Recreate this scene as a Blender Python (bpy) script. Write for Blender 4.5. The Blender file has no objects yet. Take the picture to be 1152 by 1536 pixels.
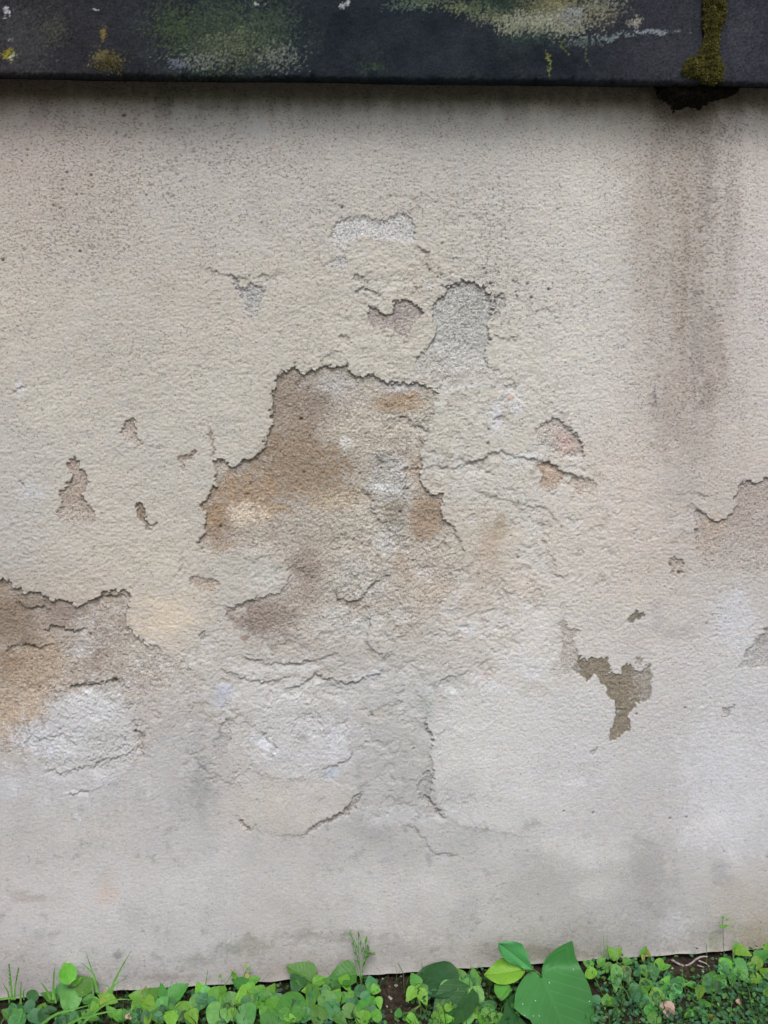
import bpy, bmesh, math, random
import numpy as np
from mathutils import Vector, Matrix

random.seed(7)
rng = np.random.default_rng(11)
D = bpy.data
scene = bpy.context.scene
COL = scene.collection

# ------------------------------------------------------------------ camera
FPX = 1154.0                       # focal length in pixels of the 1152x1536 photograph
CAM = np.array([0.0, -1.2, 0.807])
YAW, PITCH, ROLL = math.radians(3.9), math.radians(-3.0), math.radians(-1.3)
FWD = np.array([math.sin(YAW) * math.cos(PITCH), math.cos(YAW) * math.cos(PITCH), math.sin(PITCH)])
_r0 = np.cross(FWD, [0, 0, 1]); _r0 /= np.linalg.norm(_r0)
_u0 = np.cross(_r0, FWD)
RGT = math.cos(ROLL) * _r0 + math.sin(ROLL) * _u0
UPV = -math.sin(ROLL) * _r0 + math.cos(ROLL) * _u0
cam_d = D.cameras.new('camera')
cam_d.sensor_fit = 'VERTICAL'
cam_d.sensor_height = 24.0
cam_d.lens = 24.0 * FPX / 1536.0
cam_d.clip_start = 0.01
cam_d.clip_end = 500
cam = D.objects.new('camera', cam_d)
COL.objects.link(cam)
cam.matrix_world = Matrix(((RGT[0], UPV[0], -FWD[0], CAM[0]), (RGT[1], UPV[1], -FWD[1], CAM[1]),
                           (RGT[2], UPV[2], -FWD[2], CAM[2]), (0, 0, 0, 1)))
scene.camera = cam

# ------------------------------------------------------------------ light
SUN_EL, SUN_AZ = math.radians(56), math.radians(-14)
world = D.worlds.new('World')
scene.world = world
world.use_nodes = True
wn = world.node_tree.nodes; wl = world.node_tree.links
wn.clear()
wo = wn.new('ShaderNodeOutputWorld'); wb = wn.new('ShaderNodeBackground')
sky = wn.new('ShaderNodeTexSky'); sky.sky_type = 'NISHITA'; sky.sun_disc = False
sky.sun_elevation = SUN_EL; sky.sun_rotation = math.pi + SUN_AZ
sky.air_density = 1.0; sky.dust_density = 3.0; sky.ozone_density = 1.0
hs = wn.new('ShaderNodeHueSaturation'); hs.inputs['Saturation'].default_value = 0.35   # overcast: a grey sky
wl.new(sky.outputs[0], hs.inputs['Color']); wl.new(hs.outputs[0], wb.inputs[0]); wl.new(wb.outputs[0], wo.inputs[0])
wb.inputs[1].default_value = 0.15
sun_d = D.lights.new('sun', 'SUN'); sun_d.energy = 1.3; sun_d.angle = math.radians(24); sun_d.color = (1.0, 0.965, 0.92)
sun = D.objects.new('sun', sun_d); COL.objects.link(sun)
sun_dir = Vector((math.sin(SUN_AZ) * math.cos(SUN_EL), -math.cos(SUN_AZ) * math.cos(SUN_EL), math.sin(SUN_EL)))
sun.rotation_euler = sun_dir.to_track_quat('Z', 'Y').to_euler()
sun.location = (0, -3, 4)
scene.view_settings.view_transform = 'Standard'
scene.view_settings.look = 'None'
scene.view_settings.exposure = 0.47
scene.view_settings.gamma = 1.0
scene.view_settings.use_curve_mapping = False

# ------------------------------------------------------------------ helpers
def ray(px, py):
    return FWD * FPX + RGT * (px - 576.0) + UPV * (768.0 - py)

def at(px, py, y=0.0):
    """the point of the plane 'y' metres from the wall's face that is seen at a place of the photograph"""
    d = ray(px, py)
    return CAM + d * ((y - CAM[1]) / d[1])

def proj(X, Y, Z):
    dx, dy, dz = X - CAM[0], Y - CAM[1], Z - CAM[2]
    w = dx * FWD[0] + dy * FWD[1] + dz * FWD[2]
    return (576 + FPX * (dx * RGT[0] + dy * RGT[1] + dz * RGT[2]) / w,
            768 - FPX * (dx * UPV[0] + dy * UPV[1] + dz * UPV[2]) / w)

def lin(c):
    c = np.asarray(c, dtype=np.float64) / 255.0
    return np.where(c <= 0.04045, c / 12.92, ((c + 0.055) / 1.055) ** 2.4)

def tag(o, label=None, cat=None, group=None, kind=None):
    if label: o['label'] = label
    if cat: o['category'] = cat
    if group: o['group'] = group
    if kind: o['kind'] = kind
    return o

def empty(name, loc=(0, 0, 0)):
    o = D.objects.new(name, None); o.location = loc; o.empty_display_size = 0.02
    COL.objects.link(o)
    return o

def link(name, me, mat=None, parent=None):
    o = D.objects.new(name, me); COL.objects.link(o)
    if mat is not None and not me.materials:
        me.materials.append(mat)
    if parent is not None:
        o.parent = parent
        o.matrix_parent_inverse = Matrix.Translation(-Vector(parent.location))
    return o

def mesh_np(name, V, F, smooth=True):
    """a mesh from numpy arrays: V (n,3), F (m,k)"""
    me = D.meshes.new(name)
    V = np.ascontiguousarray(V, dtype=np.float32); F = np.ascontiguousarray(F, dtype=np.int32)
    k = F.shape[1]
    me.vertices.add(len(V)); me.vertices.foreach_set('co', V.ravel())
    me.loops.add(F.size); me.loops.foreach_set('vertex_index', F.ravel())
    me.polygons.add(len(F)); me.polygons.foreach_set('loop_start', np.arange(0, F.size, k, dtype=np.int32))
    me.update(calc_edges=True)
    me.polygons.foreach_set('use_smooth', np.full(len(F), smooth, dtype=bool))
    return me

# ---- gradient noise on arrays
def _table(seed):
    r = np.random.RandomState(seed)
    a = r.rand(65536) * 2 * np.pi
    return np.cos(a).astype(np.float32), np.sin(a).astype(np.float32)
def noise(x, y, seed=0):
    gx, gy = _table(seed)
    x0 = np.floor(x).astype(np.int64); y0 = np.floor(y).astype(np.int64)
    fx = (x - x0).astype(np.float32); fy = (y - y0).astype(np.float32)
    u = fx * fx * fx * (fx * (fx * 6 - 15) + 10); v = fy * fy * fy * (fy * (fy * 6 - 15) + 10)
    def g(i, j, dx, dy):
        h = ((x0 + i) * 374761393 + (y0 + j) * 668265263)
        h = ((h ^ (h >> 13)) * 1274126177) & 0xFFFFFFFF
        h = (h ^ (h >> 16)) & 65535
        return gx[h] * dx + gy[h] * dy
    a = g(0, 0, fx, fy); b = g(1, 0, fx - 1, fy); c = g(0, 1, fx, fy - 1); d = g(1, 1, fx - 1, fy - 1)
    return ((a + (b - a) * u) * (1 - v) + (c + (d - c) * u) * v) * 1.5     # about -1..1
def fbm(x, y, lam, octaves=3, seed=0, gain=0.5, ax=1.0, ay=1.0):
    s = 0; amp = 1; tot = 0
    for o in range(octaves):
        f = 2.03 ** o / lam
        s = s + amp * noise(x * f / ax + 17.3 * o, y * f / ay + 5.1 * o, seed + o)
        tot += amp; amp *= gain
    return s / tot
def sstep(a, b, x):
    t = np.clip((x - a) / (b - a), 0, 1)
    return t * t * (3 - 2 * t)

def seg_dist(X, Y, P, closed=True):
    """distance to a polyline, the sign of the side of the nearest segment, and the place along it (0..1)"""
    n = len(P)
    best = np.full(X.shape, 1e9, dtype=np.float32); side = np.ones(X.shape, dtype=np.float32); along = np.zeros(X.shape, dtype=np.float32)
    m = n if closed else n - 1
    L = [math.dist(P[i], P[(i + 1) % n]) for i in range(m)]; tot = sum(L); acc = 0
    for i in range(m):
        x0, y0 = P[i]; x1, y1 = P[(i + 1) % n]
        dx, dy = x1 - x0, y1 - y0; q = dx * dx + dy * dy + 1e-9
        t = np.clip(((X - x0) * dx + (Y - y0) * dy) / q, 0, 1)
        ex = X - (x0 + t * dx); ey = Y - (y0 + t * dy)
        d = ex * ex + ey * ey
        k = d < best
        best = np.where(k, d, best)
        side = np.where(k, np.sign(dx * ey - dy * ex), side)
        along = np.where(k, (acc + t * L[i]) / tot, along)
        acc += L[i]
    return np.sqrt(best), side, along
def poly_sd(X, Y, P):
    d, _, _ = seg_dist(X, Y, P)
    inside = np.zeros(X.shape, dtype=bool)
    n = len(P)
    for i in range(n):
        x0, y0 = P[i]; x1, y1 = P[(i + 1) % n]
        if y0 == y1: continue
        c = ((y0 > Y) != (y1 > Y)) & (X < (x1 - x0) * (Y - y0) / (y1 - y0) + x0)
        inside ^= c
    return np.where(inside, d, -d)          # positive inside

# ---- materials
def new_mat(name):
    m = D.materials.new(name); m.use_nodes = True
    nt = m.node_tree; b = nt.nodes['Principled BSDF']
    return m, nt, nt.nodes, nt.links, b

def surface_mat(name, rough=0.93, fine=0.13, bump_mm=0.42, scale=250.0, speck=0.62, spec=0.25):
    """mineral surface: the layer colour comes from the mesh, grain, specks and fine relief from noise"""
    m, nt, N, L, b = new_mat(name)
    at_ = N.new('ShaderNodeAttribute'); at_.attribute_name = 'layer_colour'
    gr = N.new('ShaderNodeAttribute'); gr.attribute_name = 'grit'
    tc = N.new('ShaderNodeTexCoord')
    n1 = N.new('ShaderNodeTexNoise'); n1.inputs['Scale'].default_value = scale * 1.6; n1.inputs['Detail'].default_value = 4; n1.inputs['Roughness'].default_value = 0.65
    n2 = N.new('ShaderNodeTexNoise'); n2.inputs['Scale'].default_value = scale * 0.85; n2.inputs['Detail'].default_value = 3
    n3 = N.new('ShaderNodeTexNoise'); n3.inputs['Scale'].default_value = scale * 1.25; n3.inputs['Detail'].default_value = 2; n3.inputs['Roughness'].default_value = 0.6
    mp = N.new('ShaderNodeMapping'); mp.inputs['Location'].default_value = (3.1, 7.7, 1.3); mp.inputs['Scale'].default_value = (0.8, 1, 1.15)
    L.new(tc.outputs['Object'], n1.inputs['Vector']); L.new(tc.outputs['Object'], mp.inputs['Vector'])
    L.new(mp.outputs[0], n2.inputs['Vector']); L.new(mp.outputs[0], n3.inputs['Vector'])
    # grain
    r1 = N.new('ShaderNodeMapRange'); r1.inputs['From Min'].default_value = 0.25; r1.inputs['From Max'].default_value = 0.75
    r1.inputs['To Min'].default_value = 1 - fine * 1.3; r1.inputs['To Max'].default_value = 1 + fine
    L.new(n1.outputs['Fac'], r1.inputs['Value'])
    vm = N.new('ShaderNodeVectorMath'); vm.operation = 'SCALE'
    L.new(at_.outputs['Color'], vm.inputs[0]); L.new(r1.outputs[0], vm.inputs['Scale'])
    # specks of grime and painted shade of tiny pits, denser where 'grit' is high
    thr = N.new('ShaderNodeMath'); thr.operation = 'MULTIPLY_ADD'; thr.inputs[1].default_value = 0.16; 
    L.new(gr.outputs['Fac'], thr.inputs[0]); thr.inputs[2].default_value = 0.0
    ad = N.new('ShaderNodeMath'); ad.operation = 'ADD'; L.new(n3.outputs['Fac'], ad.inputs[0]); L.new(thr.outputs[0], ad.inputs[1])
    r3 = N.new('ShaderNodeMapRange'); r3.inputs['From Min'].default_value = 0.645; r3.inputs['From Max'].default_value = 0.74
    r3.inputs['To Max'].default_value = speck
    L.new(ad.outputs[0], r3.inputs['Value'])
    mx = N.new('ShaderNodeMixRGB'); mx.blend_type = 'MULTIPLY'; mx.inputs['Color2'].default_value = (0.30, 0.27, 0.24, 1)
    L.new(r3.outputs[0], mx.inputs['Fac']); L.new(vm.outputs[0], mx.inputs['Color1'])
    L.new(mx.outputs[0], b.inputs['Base Color'])
    b.inputs['Roughness'].default_value = rough
    b.inputs['Specular IOR Level'].default_value = spec
    # fine relief
    sm = N.new('ShaderNodeMath'); sm.operation = 'MULTIPLY_ADD'; sm.inputs[1].default_value = 0.5
    L.new(n1.outputs['Fac'], sm.inputs[0]); L.new(n2.outputs['Fac'], sm.inputs[2])
    bp = N.new('ShaderNodeBump'); bp.inputs['Strength'].default_value = 1.0; bp.inputs['Distance'].default_value = bump_mm / 1000.0 * 3
    rl = N.new('ShaderNodeAttribute'); rl.attribute_name = 'relief'
    hm = N.new('ShaderNodeMath'); hm.operation = 'MULTIPLY'; L.new(sm.outputs[0], hm.inputs[0]); L.new(rl.outputs['Fac'], hm.inputs[1])
    L.new(hm.outputs[0], bp.inputs['Height']); L.new(bp.outputs[0], b.inputs['Normal'])
    return m

def set_attrs(me, colr, grit, relief=None):
    a = me.attributes.new('layer_colour', 'FLOAT_COLOR', 'POINT')
    c = np.ones((len(colr), 4), dtype=np.float32); c[:, :3] = colr
    a.data.foreach_set('color', c.ravel())
    rl = me.attributes.new('relief', 'FLOAT', 'POINT'); rl.data.foreach_set('value', np.ascontiguousarray(np.ones(len(colr)) if relief is None else relief, dtype=np.float32))
    g = me.attributes.new('grit', 'FLOAT', 'POINT'); g.data.foreach_set('value', np.ascontiguousarray(grit, dtype=np.float32))

mat_coat = surface_mat('weathered_plaster')
mat_bare = surface_mat('bare_mortar_and_sandstone', fine=0.26, bump_mm=0.55, scale=300, speck=0.6)
mat_coping = surface_mat('dark_coping_stone', rough=0.8, fine=0.30, bump_mm=0.25, scale=330, speck=0.0, spec=0.06)

ILLUM = np.array([1.00, 1.00, 1.00]) * 1.0        # brightness of fully lit plaster in the finished picture; calibrates display colour -> albedo
SAT = 0.70
def alb(rgb):
    c = np.asarray(rgb, dtype=np.float64); g = c @ np.array([0.3, 0.55, 0.15])
    return lin(g + (c - g) * SAT + np.array([0.0, 0.2, 2.8])) / ILLUM


# ------------------------------------------------------------------ the plastered wall: one relief, cut into coat and bare patches
def axis(a, b, lo, hi, step, grow=1.12, cap=0.03):
    mid = np.arange(lo, hi + step * 0.5, step)
    L_ = []; s = step; x = lo
    while x > a:
        s = min(s * grow, cap); x -= s; L_.append(x)
    R_ = []; s = step; x = mid[-1]
    while x < b:
        s = min(s * grow, cap); x += s; R_.append(x)
    return np.array(L_[::-1] + list(mid) + R_)
STEP = 0.00142
gx = axis(-1.5, 2.0, -0.565, 0.80, STEP)
gz = np.arange(0, 1.418, STEP)
NX, NZ = len(gx), len(gz)
X, Z = np.meshgrid(gx, gz)                          # rows: z, columns: x
PX, PY = proj(X, np.zeros_like(X), Z)
PX = PX.astype(np.float32); PY = PY.astype(np.float32)

# warped coordinates give every traced outline its ragged edge
WX = PX + 7.0 * fbm(PX, PY, 15, 3, 101, 0.65) + 3.0 * noise(PX / 5.2, PY / 5.2, 131)
WY = PY + 7.0 * fbm(PX, PY, 15, 3, 111, 0.65) + 3.0 * noise(PX / 5.2, PY / 5.2, 141)
SX = PX + 16 * fbm(PX, PY, 60, 3, 121, 0.6) + 3 * noise(PX / 9, PY / 9, 151)       # stronger warp, for stains
SY = PY + 16 * fbm(PX, PY, 60, 3, 126, 0.6) + 3 * noise(PX / 9, PY / 9, 161)

# --- general tint of the plaster (display colours at places of the wall)
TINT = [
 (0,180,(168,152,142)),(144,190,(172,160,150)),(300,190,(168,162,154)),(450,190,(172,165,157)),(600,190,(174,168,160)),(720,200,(172,167,160)),(864,200,(186,178,168)),(1000,200,(170,160,150)),(1152,200,(188,178,170)),
 (0,300,(176,164,152)),(144,320,(176,165,153)),(288,300,(176,170,160)),(430,300,(178,172,162)),(576,290,(180,174,163)),(720,300,(182,176,165)),(864,290,(192,186,175)),(1010,300,(172,161,149)),(1152,320,(194,184,178)),
 (0,430,(182,172,157)),(144,430,(178,171,158)),(288,430,(180,171,158)),(430,440,(182,174,160)),(600,400,(184,176,160)),(780,400,(184,178,166)),(880,430,(192,187,178)),(1020,430,(170,159,148)),(1152,450,(190,181,175)),
 (0,560,(180,171,158)),(144,560,(178,170,157)),(300,560,(182,174,160)),(400,520,(182,175,160)),(560,520,(185,178,162)),(700,620,(182,177,163)),(800,560,(190,184,170)),(900,580,(194,187,178)),(1030,580,(172,160,150)),(1152,600,(192,182,174)),
 (0,700,(176,171,162)),(100,660,(182,175,161)),(250,680,(178,172,160)),(330,600,(182,175,161)),(560,650,(182,174,158)),(700,720,(184,179,166)),(800,720,(186,180,168)),(930,720,(193,180,168)),(1060,720,(180,169,158)),(1152,690,(186,174,163)),
 (0,810,(176,171,163)),(140,830,(186,176,160)),(240,830,(186,176,160)),(350,860,(172,167,155)),(500,830,(174,162,144)),(620,850,(180,168,150)),(720,850,(184,172,155)),(850,800,(192,184,172)),(950,850,(190,176,163)),(1060,850,(176,167,156)),(1152,850,(180,172,164)),
 (0,950,(158,140,120)),(130,960,(166,150,134)),(250,950,(196,182,160)),(330,960,(180,175,165)),(450,960,(170,160,148)),(560,960,(176,171,162)),(680,960,(182,176,165)),(800,960,(194,188,178)),(900,960,(188,182,174)),(1010,950,(186,178,170)),(1100,970,(190,188,188)),
 (0,1060,(176,152,126)),(130,1080,(178,176,172)),(270,1050,(174,169,165)),(400,1060,(178,174,168)),(520,1060,(178,174,169)),(620,1070,(172,170,164)),(720,1080,(188,184,176)),(850,1080,(187,184,180)),(1010,1070,(184,179,176)),(1152,1080,(184,182,182)),
 (0,1160,(172,170,170)),(130,1150,(176,173,170)),(250,1150,(172,168,165)),(400,1180,(182,174,165)),(520,1150,(174,171,168)),(620,1180,(166,163,159)),(720,1180,(184,180,177)),(880,1180,(187,183,183)),(1010,1180,(182,178,177)),(1120,1190,(188,187,190)),
 (0,1260,(182,176,170)),(150,1250,(184,178,172)),(300,1260,(180,176,174)),(430,1290,(180,176,172)),(560,1260,(172,168,164)),(680,1240,(170,167,164)),(800,1230,(182,179,178)),(900,1250,(186,181,178)),(980,1250,(178,172,168)),(1090,1250,(188,186,186)),
 (0,1370,(184,178,175)),(150,1380,(186,181,178)),(300,1370,(184,180,178)),(430,1370,(178,172,166)),(560,1340,(184,180,176)),(680,1340,(184,179,174)),(800,1350,(176,172,166)),(900,1360,(166,162,156)),(1000,1370,(172,169,167)),(1100,1370,(170,163,152)),
 (0,1450,(172,164,160)),(150,1430,(182,177,175)),(300,1430,(176,172,169)),(430,1430,(172,163,156)),(560,1430,(176,170,164)),(680,1420,(172,166,158)),(800,1400,(164,158,148)),(950,1400,(172,168,164)),(1060,1400,(174,169,164)),(1152,1400,(160,150,132)),
]
for y_, cl_, cr_ in ((180,(172,163,153),(182,173,165)),(300,(176,168,157),(186,178,170)),(430,(180,172,159),(186,178,170)),(560,(180,172,160),(186,178,170)),(700,(179,173,163),(184,175,166)),(830,(178,172,163),(180,173,165)),(950,(176,168,158),(184,180,176)),(1070,(178,172,166),(184,181,179)),(1180,(178,174,171),(186,184,184)),(1290,(182,177,172),(184,181,180)),(1400,(180,175,172),(172,166,158)),(1500,(170,163,158),(164,156,146))):
    TINT += [(-190, y_, cl_), (-120, y_, cl_), (1270, y_, cr_), (1340, y_, cr_)]
def tint(px, py):
    num = np.zeros(px.shape + (3,), dtype=np.float32); den = np.zeros(px.shape, dtype=np.float32)
    for x, y, c in TINT:
        w = np.exp(-((px - x) ** 2 + (py - y) ** 2) / (2 * 58.0 ** 2)).astype(np.float32) + 1e-9
        den += w; num += w[..., None] * alb(c).astype(np.float32)
    return num / den[..., None]
# evaluated on a coarse lattice, then spread over the wall
tx = np.linspace(-200, 1400, 81); ty = np.linspace(60, 1560, 76)
TG = tint(*np.meshgrid(tx, ty))
def lattice(G, px, py):
    fx = np.clip((px - tx[0]) / (tx[1] - tx[0]), 0, len(tx) - 1.001); fy = np.clip((py - ty[0]) / (ty[1] - ty[0]), 0, len(ty) - 1.001)
    i = fx.astype(int); j = fy.astype(int); u = (fx - i)[..., None]; v = (fy - j)[..., None]
    return ((G[j, i] * (1 - u) + G[j, i + 1] * u) * (1 - v) + (G[j + 1, i] * (1 - u) + G[j + 1, i + 1] * u) * v).astype(np.float32)
C = lattice(TG, SX, SY)

# --- relief of the plaster
H = np.zeros_like(X, dtype=np.float32)               # metres, towards the viewer
H += 0.0025 * fbm(PX, PY, 330, 2, 1)
H += 0.0009 * fbm(PX, PY, 75, 2, 5)
rough_zone = np.clip(0.35 + 0.9 * np.exp(-(((PX - 640) / 260) ** 2 + ((PY - 480) / 260) ** 2)) + 0.8 * np.exp(-(((PX - 560) / 330) ** 2 + ((PY - 900) / 260) ** 2))
                     + 0.5 * np.exp(-(((PX - 150) / 200) ** 2 + ((PY - 700) / 300) ** 2)), 0, 1.4) * (1 - 0.65 * sstep(1200, 1350, PY)) 
rough_zone *= 1 - 0.55 * sstep(960, 1060, PY)
rough_zone *= 1 - 0.75 * np.exp(-(((PX - 770) / 130) ** 2 + ((PY - 1110) / 95) ** 2)) - 0.6 * np.exp(-(((PX - 250) / 60) ** 2 + ((PY - 920) / 50) ** 2))
stucco = 0.5 * noise(PX / 7.5, PY / 6.3, 21) + 0.85 * noise(PX / 4.4, PY / 4.0, 22) + 0.5 * noise(PX / 3.1, PY / 3.0, 23)
stucco = np.where(stucco > 0, stucco, stucco * 1.35)
H += 0.00050 * (stucco + 0.55 * noise(PX / 12, PY / 10, 24)) * (0.75 + 0.5 * rough_zone) * (1 - 0.60 * sstep(1000, 1250, PY))
lump = fbm(PX, PY, 24, 4, 31, 0.62, 1.2, 0.9)
H += 0.00085 * lump * rough_zone
# flaking paint films: little terraces whose lower edges throw thin shadows
def terrace(n, levels, sharp):
    v = n * levels; f = np.floor(v); t = v - f
    return (f + sstep(1 - sharp, 1, t)) / levels
ter = terrace(fbm(PX, PY + 0.3 * PX * 0.1, 58, 5, 41, 0.68, 1.35, 0.8), 3.6, 0.08)
H += 0.0014 * ter * np.clip(rough_zone - 0.45, 0, 1)
ter2 = terrace(fbm(PX, PY, 30, 5, 47, 0.68, 1.3, 0.85), 2.6, 0.12)
H += 0.0010 * ter2 * np.clip(rough_zone - 0.5, 0, 1)
GRIT = (0.30 + 0.55 * fbm(PX, PY, 70, 4, 51, .65)).astype(np.float32)
GRIT += 0.22 * (1 - sstep(200, 700, PY)) - 0.35 * sstep(650, 1250, PY) + 0.35 * np.exp(-((PX - 130) / 130) ** 2 - ((PY - 300) / 110) ** 2) + 0.3 * np.exp(-((PX - 740) / 90) ** 2 - ((PY - 420) / 70) ** 2) + 0.30 * np.exp(-((PX - 1040) / 80) ** 2) * (1 - sstep(640, 760, PY))

# --- bare patches, each: outline in the photograph, depth, colours, fade (from full to nothing)
BIG = [(424,554),(439,552),(455,559),(475,551),(499,550),(519,547),(530,563),(561,563),(576,572),(600,573),(636,575),(659,588),(651,604),(648,628),(641,655),(632,680),(634,696),(630,721),(643,740),(665,740),(664,777),(676,784),(686,800),(700,830),(690,880),(640,930),(600,960),(560,985),(500,985),(450,985),(405,978),(372,969),(360,955),(345,930),(336,916),(350,908),(386,896),(408,893),(430,882),(433,862),(428,842),(400,838),(372,838),(340,835),(305,826),(294,815),(306,803),(308,781),(306,769),(298,761),(315,744),(316,733),(326,728),(324,711),(320,697),(322,688),(333,690),(345,700),(354,701),(361,689),(383,686),(395,675),(399,655),(409,636),(406,617),(408,594),(413,573)]
LEFT = [(-290,980),(-270,950),(-230,936),(-200,905),(-160,890),(-120,893),(-90,872),(-60,858),(-30,862),(0,866),(10,868),(20,880),(40,890),(58,890),(66,897),(80,900),(90,896),(98,902),(118,909),(128,905),(140,896),(160,886),(178,885),(190,886),(196,893),(191,920),(192,938),(205,953),(222,968),(236,970),(250,982),(270,990),(290,1004),(300,1020),(290,1060),(240,1110),(170,1150),(80,1150),(0,1130),(-60,1120),(-140,1110),(-210,1070),(-260,1030)]
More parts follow.
